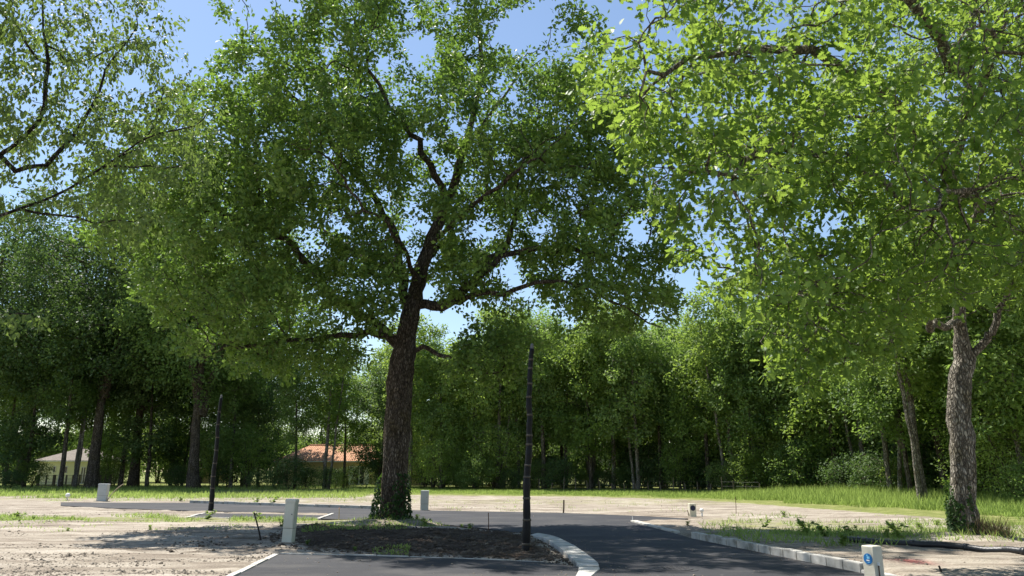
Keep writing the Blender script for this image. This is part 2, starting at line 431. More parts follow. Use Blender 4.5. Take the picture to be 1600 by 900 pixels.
def ground_mat():
    m, nt, N, L = mat_new('ground')
    pos = N.new('ShaderNodeNewGeometry').outputs['Position']
    def attr(n):
        a = N.new('ShaderNodeAttribute'); a.attribute_name = n
        return a.outputs['Fac']
    def blend(fac_sock, noise_sock, lo, hi, A, B, nw=0.9):
        s = N.new('ShaderNodeMath'); s.operation = 'MULTIPLY_ADD'
        c = N.new('ShaderNodeMath'); c.operation = 'SUBTRACT'; c.inputs[1].default_value = 0.5
        L.new(noise_sock, c.inputs[0]); L.new(c.outputs[0], s.inputs[0]); s.inputs[1].default_value = nw
        L.new(fac_sock, s.inputs[2])
        mr = N.new('ShaderNodeMapRange'); mr.inputs['From Min'].default_value = lo; mr.inputs['From Max'].default_value = hi
        L.new(s.outputs[0], mr.inputs['Value'])
        mx = N.new('ShaderNodeMix'); mx.data_type = 'RGBA'
        L.new(mr.outputs[0], mx.inputs['Factor']); L.new(A, mx.inputs['A']); L.new(B, mx.inputs['B'])
        return mx.outputs['Result']
    n_str = noise_n(nt, 0.9, 7, 0.68, pos, (0.28, 1.7, 1), 0.3)
    n_med = noise_n(nt, 2.3, 7, 0.65, pos, (0.7, 1.3, 1))
    n_fine = noise_n(nt, 26, 5, 0.7, pos)
    sand = ramp(N, [(0.30, (0.145, 0.118, 0.092)), (0.43, (0.26, 0.218, 0.173)), (0.56, (0.38, 0.333, 0.27)), (0.72, (0.50, 0.45, 0.38))])
    L.new(n_str.outputs['Fac'], sand.inputs['Fac'])
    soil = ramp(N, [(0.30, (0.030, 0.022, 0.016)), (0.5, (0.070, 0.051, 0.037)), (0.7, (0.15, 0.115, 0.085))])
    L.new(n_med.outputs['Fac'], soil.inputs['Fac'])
    grs = ramp(N, [(0.30, (0.11, 0.125, 0.038)), (0.5, (0.19, 0.215, 0.065)), (0.7, (0.31, 0.29, 0.13))])
    L.new(n_med.outputs['Fac'], grs.inputs['Fac'])
    c = blend(attr('soil'), n_med.outputs['Fac'], 0.35, 0.65, sand.outputs['Color'], soil.outputs['Color'], 1.1)  # soil attribute also carries the far-left tree shade painted into the ground colour
    c = blend(attr('turf'), n_med.outputs['Fac'], 0.38, 0.75, c, grs.outputs['Color'], 1.4)
    rf = ramp(N, [(0.32, (0.62, 0.61, 0.60)), (0.6, (1.10, 1.10, 1.10))])
    L.new(n_fine.outputs['Fac'], rf.inputs['Fac'])
    mu = N.new('ShaderNodeMix'); mu.data_type = 'RGBA'; mu.blend_type = 'MULTIPLY'; mu.inputs['Factor'].default_value = 0.9
    L.new(c, mu.inputs['A']); L.new(rf.outputs['Color'], mu.inputs['B'])
    # red marking spray
    sp = N.new('ShaderNodeMix'); sp.data_type = 'RGBA'
    ms = N.new('ShaderNodeMath'); ms.operation = 'MULTIPLY'
    L.new(attr('spray'), ms.inputs[0]); L.new(n_fine.outputs['Fac'], ms.inputs[1])
    L.new(ms.outputs[0], sp.inputs['Factor']); L.new(mu.outputs['Result'], sp.inputs['A'])
    sp.inputs['B'].default_value = (0.85, 0.10, 0.09, 1)
    p = N.new('ShaderNodeBsdfPrincipled'); p.inputs['Roughness'].default_value = 0.96
    p.inputs['Specular IOR Level'].default_value = 0.1
    L.new(sp.outputs['Result'], p.inputs['Base Color'])
    ad = N.new('ShaderNodeMath'); ad.operation = 'MULTIPLY_ADD'; ad.inputs[1].default_value = 0.35
    L.new(n_fine.outputs['Fac'], ad.inputs[0]); L.new(n_med.outputs['Fac'], ad.inputs[2])
    b = N.new('ShaderNodeBump'); b.inputs['Strength'].default_value = 0.8; b.inputs['Distance'].default_value = 0.10
    L.new(ad.outputs[0], b.inputs['Height']); L.new(b.outputs['Normal'], p.inputs['Normal'])
    o = N.new('ShaderNodeOutputMaterial'); L.new(p.outputs[0], o.inputs[0])
    return m
M['ground'] = ground_mat()

# ------------------------------------------------------------------ roads and their outlines
def W(pts): return np.array([G(*p)[:2] for p in pts])

def ext(a, b, ymin):            # prolong the line a->b until world y = ymin
    t = (ymin - a[1]) / (b[1] - a[1])
    return a + (b - a) * t

K_OUT = W([(926, 900), (938, 889), (934, 879), (915, 865), (895, 852), (878, 843), (860, 837), (840, 834)])   # road side of the curved kerb
K_IN = W([(900, 900), (907, 886), (901, 880), (885, 866), (868, 852), (853, 843), (842, 839), (828, 837)])     # island side
kdir0 = ext(K_OUT[1], K_OUT[0], 6.0); kdir1 = ext(K_IN[1], K_IN[0], 6.0)
ISLAND_BACK = W([(800, 831), (760, 826), (700, 820), (640, 815.5), (600, 813), (560, 811.5), (503, 810.5)])
FARNEAR = W([(523, 802.5), (430, 800.5), (330, 799), (180, 794), (95, 790)])
FAREDGE = W([(95, 785), (300, 785.5), (450, 790.5), (590, 795), (640, 797), (870, 801), (1000, 806), (1075, 810.2)])
SPUR = W([(1068, 811.4), (1010, 813), (985, 815)])
KERB_R = W([(1050, 832), (1080, 841), (1345, 895)])
kr_end = ext(KERB_R[1], KERB_R[2], 6.0)
ROAD = np.concatenate([[kdir0], K_OUT, ISLAND_BACK, FARNEAR, FAREDGE, SPUR, KERB_R, [kr_end]])
P_BACK = W([(850, 878.5), (700, 872.5), (560, 868.5), (437, 866)])
P_LEFT = W([(370, 900)])
BAY = np.concatenate([[kdir1], K_IN[:2], P_BACK, P_LEFT, [ext(P_BACK[-1], P_LEFT[0], 6.0)]])
FARBAY = W([(296, 808.5), (322, 802), (420, 803.2), (512, 805.5), (500, 811), (400, 810)])
KERB_BAND = np.concatenate([K_OUT, K_IN[::-1]])

def inside(P, poly):
    x, y = P[:, 0], P[:, 1]
    c = np.zeros(len(P), bool)
    n = len(poly)
    for i in range(n):
        a, b = poly[i], poly[(i + 1) % n]
        if a[1] == b[1]: continue
        m = (a[1] > y) != (b[1] > y)
        c ^= m & (x < (b[0] - a[0]) * (y - a[1]) / (b[1] - a[1]) + a[0])
    return c

def sdist(P, poly):
    d = np.full(len(P), 1e9)
    n = len(poly)
    for i in range(n):
        a, b = poly[i], poly[(i + 1) % n]
        ab = b - a; L2 = (ab ** 2).sum() + 1e-12
        t = np.clip(((P - a) @ ab) / L2, 0, 1)
        q = P - (a + t[:, None] * ab)
        d = np.minimum(d, np.hypot(q[:, 0], q[:, 1]))
    return np.where(inside(P, poly), -d, d)

def ldist(P, line):
    d = np.full(len(P), 1e9)
    for a, b in zip(line[:-1], line[1:]):
        ab = b - a
        t = np.clip(((P - a) @ ab) / ((ab ** 2).sum() + 1e-12), 0, 1)
        q = P - (a + t[:, None] * ab)
        d = np.minimum(d, np.hypot(q[:, 0], q[:, 1]))
    return d

SOIL = W([(425, 838), (460, 824), (560, 822), (640, 824), (720, 827), (800, 833), (840, 842), (897, 879), (760, 873), (600, 866), (470, 858)])
KR_LINE = np.array([KERB_R[1], KERB_R[2], kr_end])
FK_LINE = W([(300, 785.5), (450, 790.5), (590, 795)])
OAK = G(610, 818)
ROAK = G(1508, 848)

def paved(P):
    return np.minimum(np.minimum(sdist(P, ROAD), sdist(P, BAY)), np.minimum(sdist(P, FARBAY), sdist(P, KERB_BAND)))

def height(P, d=None):
    P = np.atleast_2d(P)[:, :2]
    if d is None: d = paved(P)
    x, y = P[:, 0], P[:, 1]
    h = 0.028 * vnoise(x * 0.35, y * 1.7, seed=1) + 0.022 * vnoise(x * 1.1, y * 3.1, seed=2) + 0.014 * vnoise(x * 3.7, y * 5.2, seed=3)
    s = sdist(P, SOIL)
    k = sstep(0.25, -0.6, s)
    h = h + k * (0.03 + 0.055 * vnoise(x * 0.9, y * 1.3, seed=4) + 0.045 * vnoise(x * 2.7, y * 3.3, seed=5))
    h += 0.20 * np.exp(-((x - OAK[0]) ** 2 + (y - OAK[1]) ** 2) / 1.7) + 0.12 * np.exp(-((x - ROAK[0]) ** 2 + (y - ROAK[1]) ** 2) / 1.2)
    right = sstep(0.0, 0.3, x - (KERB_R[1][0] - 0.2)) * sstep(0.0, 1.0, KERB_R[1][1] + 0.2 - y + 0.35 * (x - KERB_R[1][0]))
    h += 0.10 * right
    h += 0.07 * sstep(1.2, 0.1, ldist(P, FK_LINE)) * sstep(0, .3, d)
    far = sstep(45, 90, y)
    h = h * (1 - 0.5 * far)
    return np.where(d < 0.4, -0.07 + (h + 0.07) * sstep(-0.02, 0.28, d), h)

def axis(segs):
    out = [segs[0][0]]
    for a, b, s in segs:
        n = max(1, int(round((b - a) / s)))
        out += list(a + (b - a) * (np.arange(1, n + 1) / n))
    return np.array(out)
def geo(a, b, n): return list(a * (b / a) ** (np.arange(1, n + 1) / n))
gx = axis([(-60, -30, 1.2), (-30, -14, 0.35), (-14, 14, 0.12), (14, 30, 0.35), (30, 60, 1.2)])
gx = np.concatenate([[-v for v in geo(60, 5000, 14)][::-1], gx, geo(60, 5000, 14)])
gy = axis([(-40, 4, 4), (4, 11, 0.5), (11, 20, 0.09), (20, 34, 0.16), (34, 60, 0.4), (60, 130, 1.5)])
gy = np.concatenate([[-v for v in geo(40, 5000, 10)][::-1], gy, geo(130, 6000, 14)])
XX, YY = np.meshgrid(gx, gy)
GP = np.stack([XX.ravel(), YY.ravel()], 1)
gd = paved(GP)
gz = height(GP, gd)
nx, ny = len(gx), len(gy)
ii = (np.arange(ny - 1)[:, None] * nx + np.arange(nx - 1)[None]).ravel()
GF = np.stack([ii, ii + 1, ii + nx + 1, ii + nx], 1)
soil_shade_m = sstep(0.5, -0.9, sdist(GP, SOIL))
bqx, bqy = proj(np.c_[GP, np.zeros(len(GP))])
STREAKS = [(0.42, [(150, 855, 858), (200, 854, 864), (300, 856, 866), (350, 861, 864)], 150, 350), (0.36, [(-900, 786, 797), (0, 788, 797), (300, 796, 800)], -900, 320), (0.34, [(300, 832, 850), (440, 828, 858)], 310, 440), (0.30, [(-900, 762, 778), (0, 764, 778), (140, 766, 780)], -900, 150), (0.30, [(640, 781, 788), (1000, 783, 792), (1300, 800, 812)], 640, 1350), (0.33, [(1150, 824, 850), (1640, 838, 872)], 1150, 1700), (.3, [(-400, 872, 890), (250, 868, 880)], -400, 260)]  # soil streaks, plus the left trees' shade painted as a dark far-left band
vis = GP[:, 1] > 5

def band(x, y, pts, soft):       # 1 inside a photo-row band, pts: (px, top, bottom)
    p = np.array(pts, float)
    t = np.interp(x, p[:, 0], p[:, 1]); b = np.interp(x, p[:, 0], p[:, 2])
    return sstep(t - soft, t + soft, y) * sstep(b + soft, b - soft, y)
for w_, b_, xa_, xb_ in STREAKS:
    soil_shade_m = np.maximum(soil_shade_m, w_ * band(bqx, bqy, b_, 2.0) * (bqx > xa_) * (bqx < xb_) * (GP[:, 1] > 5))
# grassed areas, in world terms: the strip along the wood, the verge left of the oak, the kerb verge on the right
TURF_FAR = [(-2000, 0, 772), (300, 0, 776), (450, 0, 772), (640, 0, 774), (900, 0, 776), (1100, 0, 782), (1300, 0, 797), (1450, 0, 808), (1600, 0, 825), (3600, 0, 850)]
turf = np.zeros(len(GP))
turf = np.maximum(turf, band(bqx, bqy, TURF_FAR, 2.5))
turf = np.maximum(turf, 0.62 * band(bqx, bqy, [(-900, 804, 813), (0, 806, 814), (300, 808, 816), (600, 813, 820), (620, 820, 820.1)], 2.0) * (bqx < 615))
turf = np.maximum(turf, 0.55 * band(bqx, bqy, [(1100, 810, 815), (1250, 812, 838), (1400, 822, 846), (1600, 830, 850)], 4.0) * (bqx > 1080))
turf = np.maximum(turf, 0.43 * band(bqx, bqy, [(0, 776, 782), (600, 779, 788), (1000, 779, 790)], 2.0))
turf[GP[:, 1] > 62] = 1.0
turf[~vis] = 0.3
RS = G(1425, 888)
spray = np.exp(-(((GP[:, 0] - RS[0]) / 0.28) ** 2 + ((GP[:, 1] - RS[1]) / 0.30) ** 2)) * 0.85
ground = link('ground', build_mesh('ground', np.c_[GP, gz], GF, M['ground'], {'soil': soil_shade_m, 'turf': turf, 'spray': spray}, True))
prop(ground, kind='structure')

def slab(name, poly, z0, z1, mat):
    area = 0.5 * sum(poly[i][0] * poly[(i + 1) % len(poly)][1] - poly[(i + 1) % len(poly)][0] * poly[i][1] for i in range(len(poly)))
    if area < 0: poly = poly[::-1]
    V, F = prism(poly, z0, z1)
    o = part(name, V, F, mat)
    return prop(o, kind='structure')
slab('road', ROAD, -0.12, 0.0, M['asphalt'])
slab('parking_bay', BAY, -0.12, 0.004, M['asphalt'])
slab('side_parking_bay', FARBAY, -0.12, 0.004, M['asphalt'])

def resample(line, step):
    line = np.asarray(line, float)
    seg = np.hypot(*(line[1:] - line[:-1]).T)
    s = np.concatenate([[0], np.cumsum(seg)])
    n = max(1, int(round(s[-1] / step)))
    q = np.linspace(0, s[-1], n + 1)
    return np.stack([np.interp(q, s, line[:, 0]), np.interp(q, s, line[:, 1])], 1)

def kerb(name, left, right, z0, z1, mat, n, jitter=0.010):
    """a row of separate kerb stones between two lines"""
    root = empty(name, (0, 0, 0), kind='structure')
    L_, R_ = np.asarray(left), np.asarray(right)
    for i in range(n):
        a, b, c, d = L_[i], L_[i + 1], R_[i + 1], R_[i]
        g = 0.014
        u = (b - a) / (np.linalg.norm(b - a) + 1e-9) * g; v = (c - d) / (np.linalg.norm(c - d) + 1e-9) * g
        P = [a + u, b - u, c - v, d + v]
        P = np.array(P)
        area = sum(P[k][0] * P[(k + 1) % 4][1] - P[(k + 1) % 4][0] * P[k][1] for k in range(4))
        if area < 0: P = P[::-1]
        V, F = prism(P, z0, z1 + random.uniform(-jitter, jitter), 0.015)
        part('kerb_stone', V, F, mat, root)
    return root

def dens(line, n):
    line = np.asarray(line); seg = np.hypot(*(line[1:] - line[:-1]).T); s = np.concatenate([[0], np.cumsum(seg)])
    q = np.linspace(0, s[-1], n + 1)
    return np.stack([np.interp(q, s, line[:, 0]), np.interp(q, s, line[:, 1])], 1)
ko = np.concatenate([[kdir0], K_OUT]); ki = np.concatenate([[kdir1], K_IN])
kerb('curved_kerb', dens(ki, 18), dens(ko, 18), -0.12, 0.022, M['white_kerb'], 18, 0.005)
def offset(line, w):
    line = np.asarray(line); t = np.gradient(line, axis=0); t /= np.linalg.norm(t, axis=1)[:, None]
    return line + np.stack([t[:, 1], -t[:, 0]], 1) * w
kl = dens(KR_LINE[:2], 14)
kerb('raised_kerb', kl, offset(kl, -0.15), -0.12, 0.15, M['concrete'], 14, 0.012)
kl = dens(KR_LINE[1:], 10)
kerb('low_kerb', kl, offset(kl, -0.15), -0.12, 0.05, M['concrete'], 10, 0.008)
kl = dens(W([(985, 815), (1050, 832)]), 5)
kerb('flush_kerb', kl, offset(kl, -0.22), -0.12, 0.04, M['white_kerb'], 5)
kl = dens(FK_LINE, 14)
kerb('cross_road_kerb', kl, offset(kl, 0.16), -0.12, 0.12, M['concrete'], 14)
kl = dens(np.array([BAY[-1], P_LEFT[0], P_BACK[-1]]), 10)
kerb('bay_edging', kl, offset(kl, -0.11), -0.12, 0.025, M['white_kerb'], 10)
kl = dens(P_BACK[::-1], 8)
kerb('bay_back_edging', kl, offset(kl, -0.05), -0.12, 0.018, M['white_kerb'], 8)
kl = dens(W([(500, 811), (523, 802.5)]), 3)
kerb('side_island_edging', kl, offset(kl, -0.13), -0.12, 0.03, M['white_kerb'], 3)
kl = dens(W([(296, 808.5), (322, 802)]), 3)
kerb('side_bay_edging', kl, offset(kl, -0.13), -0.12, 0.03, M['white_kerb'], 3)
kl = dens(W([(296, 808.5), (400, 810.3), (500, 811)]), 6)
kerb('side_bay_front_edging', kl, offset(kl, 0.10), -0.12, 0.03, M['white_kerb'], 6)

# ------------------------------------------------------------------ tubes, leaves, trees
def tube(P, R, sides, cap=True, rough=0.0, seed=0):
    P = np.asarray(P, float); R = np.asarray(R, float); n = len(P)
    T = np.gradient(P, axis=0); T /= (np.linalg.norm(T, axis=1)[:, None] + 1e-12)
    ref = np.array([1.0, 0, 0]) if abs(T[0][0]) < 0.8 else np.array([0, 1.0, 0])
    u = np.cross(T[0], ref); u /= np.linalg.norm(u)
    U = np.empty((n, 3)); U[0] = u
    for i in range(1, n):
        u = u - T[i] * (u @ T[i]); u /= (np.linalg.norm(u) + 1e-12); U[i] = u
    Vv = np.cross(T, U)
    a = np.linspace(0, 2 * math.pi, sides, endpoint=False)
    ca, sa = np.cos(a), np.sin(a)
    rr = np.repeat(R[:, None], sides, 1)
    if rough > 0:
        zz = np.cumsum(np.concatenate([[0], np.linalg.norm(P[1:] - P[:-1], axis=1)]))
        A, Z = np.meshgrid(a, zz)
        k = vnoise(np.cos(A) * 3.2 + seed, np.sin(A) * 3.2, Z * 0.6, seed=seed) * 0.6 + vnoise(np.cos(A) * 7 + seed, np.sin(A) * 7, Z * 2.2, seed=seed + 1) * 0.4
        rr = rr * (1 + rough * k)
    V = P[:, None, :] + rr[:, :, None] * (ca[None, :, None] * U[:, None, :] + sa[None, :, None] * Vv[:, None, :])
    V = V.reshape(-1, 3)
    i = np.arange(n - 1)[:, None] * sides; j = np.arange(sides)[None]; j2 = (j + 1) % sides
    F = np.stack([i + j, i + j2, i + sides + j2, i + sides + j], -1).reshape(-1, 4)
    if cap:
        F = [tuple(f) for f in F] + [tuple(range(sides - 1, -1, -1)), tuple((n - 1) * sides + k for k in range(sides))]
    return V, F

def grow(pos, par, A, step, infl, kill, iters, grav=0.0, wob=0.25, r=rng):
    """space colonisation from a given skeleton towards the attractor points A"""
    pos = [np.asarray(p, float) for p in pos]; par = list(par)
    A = np.asarray(A, float)
    N = np.array(pos)
    d2 = np.full(len(A), 1e18); idx = np.zeros(len(A), int)
    def upd(s, new):
        if not len(A): return
        D = ((A[:, None, :] - new[None]) ** 2).sum(-1) if len(new) <= 400 else None
        if D is None:
            for c in range(0, len(new), 400):
                upd(s + c, new[c:c + 400])
            return
        k = D.argmin(1); m = D[np.arange(len(A)), k]
        b = m < d2
        d2[b] = m[b]; idx[b] = s + k[b]
    upd(0, N)
    pdir = np.zeros((len(N), 3))
    for it in range(iters):
        act = d2 < infl * infl
        if not act.any(): break
        src = idx[act]
        v = A[act] - N[src]; v /= (np.linalg.norm(v, axis=1)[:, None] + 1e-9)
        uq, inv = np.unique(src, return_inverse=True)
        S = np.zeros((len(uq), 3)); np.add.at(S, inv, v)
        S /= (np.linalg.norm(S, axis=1)[:, None] + 1e-9)
        S += r.normal(0, wob, S.shape); S[:, 2] -= grav
        S /= (np.linalg.norm(S, axis=1)[:, None] + 1e-9)
        new = N[uq] + S * step
        s = len(N)
        N = np.concatenate([N, new]); par += list(uq)
        upd(s, new)
        keep = d2 > kill * kill
        A = A[keep]; d2 = d2[keep]; idx = idx[keep]
        if not len(A): break
    return N, np.array(par)

def pipe_radii(N, par, R, r0, manual=None):
    n = len(N)
    kids = np.bincount(par[par >= 0], minlength=n)
    tips = max(2, int((kids == 0).sum()))
    p = math.log(tips) / math.log(R / r0)
    acc = np.zeros(n)
    order = np.arange(n - 1, -1, -1)
    for i in order:
        if acc[i] == 0: acc[i] = r0 ** p
        if par[i] >= 0: acc[par[i]] += acc[i]
    rad = acc ** (1 / p)
    if manual is not None:
        k = len(manual); rad[:k] = np.clip(rad[:k], manual, manual * 1.3 + 0.012)
    return rad, kids

def branches(N, par, rad, rmin=0.0, rough=0.0, sidefn=None):
    n = len(N)
    ch = [[] for _ in range(n)]
    for i in range(n):
        if par[i] >= 0: ch[par[i]].append(i)
    main = [-1] * n
    for i in range(n):
        if ch[i]: main[i] = max(ch[i], key=lambda c: rad[c])
    Vs, Fs, o = [], [], 0
    for i in range(n):
        if par[i] >= 0 and main[par[i]] == i: continue
        path = [i]
        while main[path[-1]] >= 0: path.append(main[path[-1]])
        if par[i] >= 0:
            pts = [N[par[i]]] + [N[k] for k in path]; rr = [min(rad[par[i]], rad[i] * 1.25)] + [rad[k] for k in path]
        else:
            pts = [N[k] for k in path]; rr = [rad[k] for k in path]
        rr = np.array(rr); pts = np.array(pts)
        if rmin > 0:
            m = rr >= rmin
            if not m[0]: continue
            e = len(rr) if m.all() else int(np.argmin(m)) + 1
            rr, pts = rr[:e], pts[:e]
        if len(pts) < 2: continue
        R0 = rr.max()
        s = sidefn(R0) if sidefn else (24 if R0 > 0.25 else 12 if R0 > 0.1 else 7 if R0 > 0.035 else 4 if R0 > 0.012 else 3)
        V, F = tube(pts, rr, s, cap=False, rough=rough if s >= 12 else 0.0, seed=i % 97)
        Vs.append(V); Fs.append(F + o); o += len(V)
    return np.concatenate(Vs), np.concatenate(Fs)

# leaf outlines: (x across, y along, z fold)
KITE = (np.array([(0, 0, 0), (0.30, 0.55, 0.06), (0, 1, -0.05), (-0.30, 0.55, 0.06)]), np.array([(0, 1, 2), (0, 2, 3)]))
OVAL = (np.array([(0, 0, 0), (0.24, 0.28, 0.07), (0.27, 0.6, 0.07), (0, 1.05, -0.06), (-0.27, 0.6, 0.07), (-0.24, 0.28, 0.07), (0, .5, 0)]),
        np.array([(0, 1, 6), (1, 2, 6), (2, 3, 6), (3, 4, 6), (4, 5, 6), (5, 0, 6)]))
_lob = [(0.03, 0.0), (0.10, 0.15), (0.20, 0.22), (0.12, 0.32), (0.30, 0.43), (0.15, 0.53), (0.33, 0.66), (0.16, 0.73), (0.22, 0.87), (0.09, 0.92), (0.0, 1.0)]
LOBED_V = np.array([(x, y, 0.22 * x) for x, y in _lob] + [(-x, y, 0.22 * x) for x, y in _lob[:-1]] + [(0, 0.3, 0), (0, 0.65, 0)])
_r = list(range(11)); _l = list(range(11, 21)) + [10]
_F = []
for s_, m in ((_r, 1), (_l, -1)):
    for k in range(10):
        c_ = 21 if k < 5 else 22
        _F.append((s_[k], s_[k + 1], c_) if m == 1 else (s_[k + 1], s_[k], c_))
    _F.append((s_[5], 22, 21) if m == 1 else (s_[5], 21, 22))
LOBED = (LOBED_V, np.array(_F))
NEEDLE = (np.array([(0.035, 0, 0), (-0.035, 0, 0), (0.0, 1, 0)]), np.array([(0, 1, 2)]))

def unit(v): return v / (np.linalg.norm(v, axis=-1, keepdims=True) + 1e-9)

def leaf_frames(axis_, normal):
    a = unit(axis_); n = unit(normal - a * (a * normal).sum(-1, keepdims=True)); b = np.cross(a, n)
    return a, n, b

def leaf_mesh(P, a, n, b, size, shape, tint):
    T, Fc = shape
    V = P[:, None, :] + size[:, None, None] * (T[None, :, 0:1] * b[:, None] + T[None, :, 1:2] * a[:, None] + T[None, :, 2:3] * n[:, None])
    k = len(T)
    F = (np.arange(len(P))[:, None, None] * k + Fc[None]).reshape(-1, Fc.shape[1])
    return V.reshape(-1, 3), F, np.repeat(tint, k)

def foliage(N, par, rad, kids, per_tip, per_twig, rtwig, size, droop=0.15, spread=0.10, r=rng, up=0.9, tip_boost=1.0):
    """leaf positions and frames along the thin twigs"""
    n = len(N)
    d = np.zeros((n, 3)); m = par >= 0
    d[m] = N[m] - N[par[m]]; d = unit(d)
    tw = (rad < rtwig) & m
    cnt = np.where(kids == 0, per_tip, per_twig) * tw
    cnt = np.floor(cnt + r.random(n)).astype(int) * tw
    idx = np.repeat(np.arange(n), cnt)
    k = len(idx)
    seg = N[idx] - N[par[idx]]
    out = unit(r.normal(0, 1, (k, 3))) * (r.random((k, 1)) ** 0.5)
    tipk = (kids[idx] == 0)[:, None]
    P = N[idx] - seg * (r.random((k, 1)) * np.where(tipk, 0.35, 1.0)) + out * spread * 1.9 * np.where(tipk, 1.25, 0.8)
    ax = d[idx] * 0.5 + unit(r.normal(0, 1, (k, 3))) * 0.8 + out * 0.5 + np.array([0, 0, -droop])
    nm = np.array([0, 0, up]) + out * 0.75 + r.normal(0, 0.38, (k, 3))
    a, nn, b = leaf_frames(ax, nm)
    clump = vnoise(N[idx][:, 0] * 0.9, N[idx][:, 1] * 0.9, N[idx][:, 2] * 0.9, seed=11) * 0.28
    t = np.clip(0.5 + clump + r.normal(0, 0.22, k), 0, 1)
    s = size * r.uniform(0.65, 1.2, k)
    return P, a, nn, b, s, t

def ellipsoid_pts(n, c, rad, r=rng, shell=0.0):
    v = unit(r.normal(0, 1, (n, 3)))
    u = (shell ** 3 + (1 - shell ** 3) * r.random((n, 1))) ** (1 / 3)
    return np.asarray(c) + v * u * np.asarray(rad)

def clumped(ells, nclump, per, crad, r=rng, shell=0.3):
    """attractors in flattened clumps inside a union of ellipsoids (so that gaps stay open)"""
    vol = np.array([e[1][0] * e[1][1] * e[1][2] for e in ells]) ** 0.62
    vol = vol / vol.sum()
    C = np.concatenate([ellipsoid_pts(max(1, int(nclump * w)), e[0], e[1], r, shell if len(e) < 3 else e[2]) for e, w in zip(ells, vol)])
    q = np.repeat(C, per, 0)
    rr = crad * r.uniform(0.6, 1.25, (len(C), 1)).repeat(per, 0)
    return q + unit(r.normal(0, 1, q.shape)) * (r.random((len(q), 1)) ** 0.45) * rr * np.array([1, 1, 0.62])

def skeleton(limbs):
    """limbs: list of (parent point index or None, [(point, radius)...]) -> pos, par, manual radii, index lists"""
    pos, par, man, ids = [], [], [], []
    for start, pts in limbs:
        L_ = []
        prev = start
        for p, rr in pts:
            pos.append(np.asarray(p, float)); par.append(-1 if prev is None else prev); man.append(rr)
            prev = len(pos) - 1; L_.append(prev)
        ids.append(L_)
    return pos, par, man, ids

def limb(px_pts, r0, r1, sub=3, wob=0.11, r=rng):
    """photo points (px, py, D) -> smooth subdivided limb with tapering radius"""
    P = np.array([at(*p) for p in px_pts])
    n = len(P); q = np.linspace(0, n - 1, (n - 1) * sub + 1)
    # Catmull-Rom
    E = np.vstack([2 * P[0] - P[1], P, 2 * P[-1] - P[-2]])
    out = []
    for t in q:
        i = min(int(t), n - 2); f = t - i
        p0, p1, p2, p3 = E[i], E[i + 1], E[i + 2], E[i + 3]
        out.append(0.5 * (2 * p1 + (p2 - p0) * f + (2 * p0 - 5 * p1 + 4 * p2 - p3) * f * f + (3 * p1 - p0 - 3 * p2 + p3) * f ** 3))
    out = np.array(out)
    out[1:-1] += r.normal(0, wob, out[1:-1].shape) * 0.5
    rr = np.linspace(r0, r1, len(out)) if not isinstance(r0, list) else np.interp(np.linspace(0, len(r0) - 1, len(out)), np.arange(len(r0)), r0)
    return list(zip(out, rr))

def nearest(pos, p):
    return int(np.argmin(((np.array(pos) - np.asarray(p)) ** 2).sum(1)))

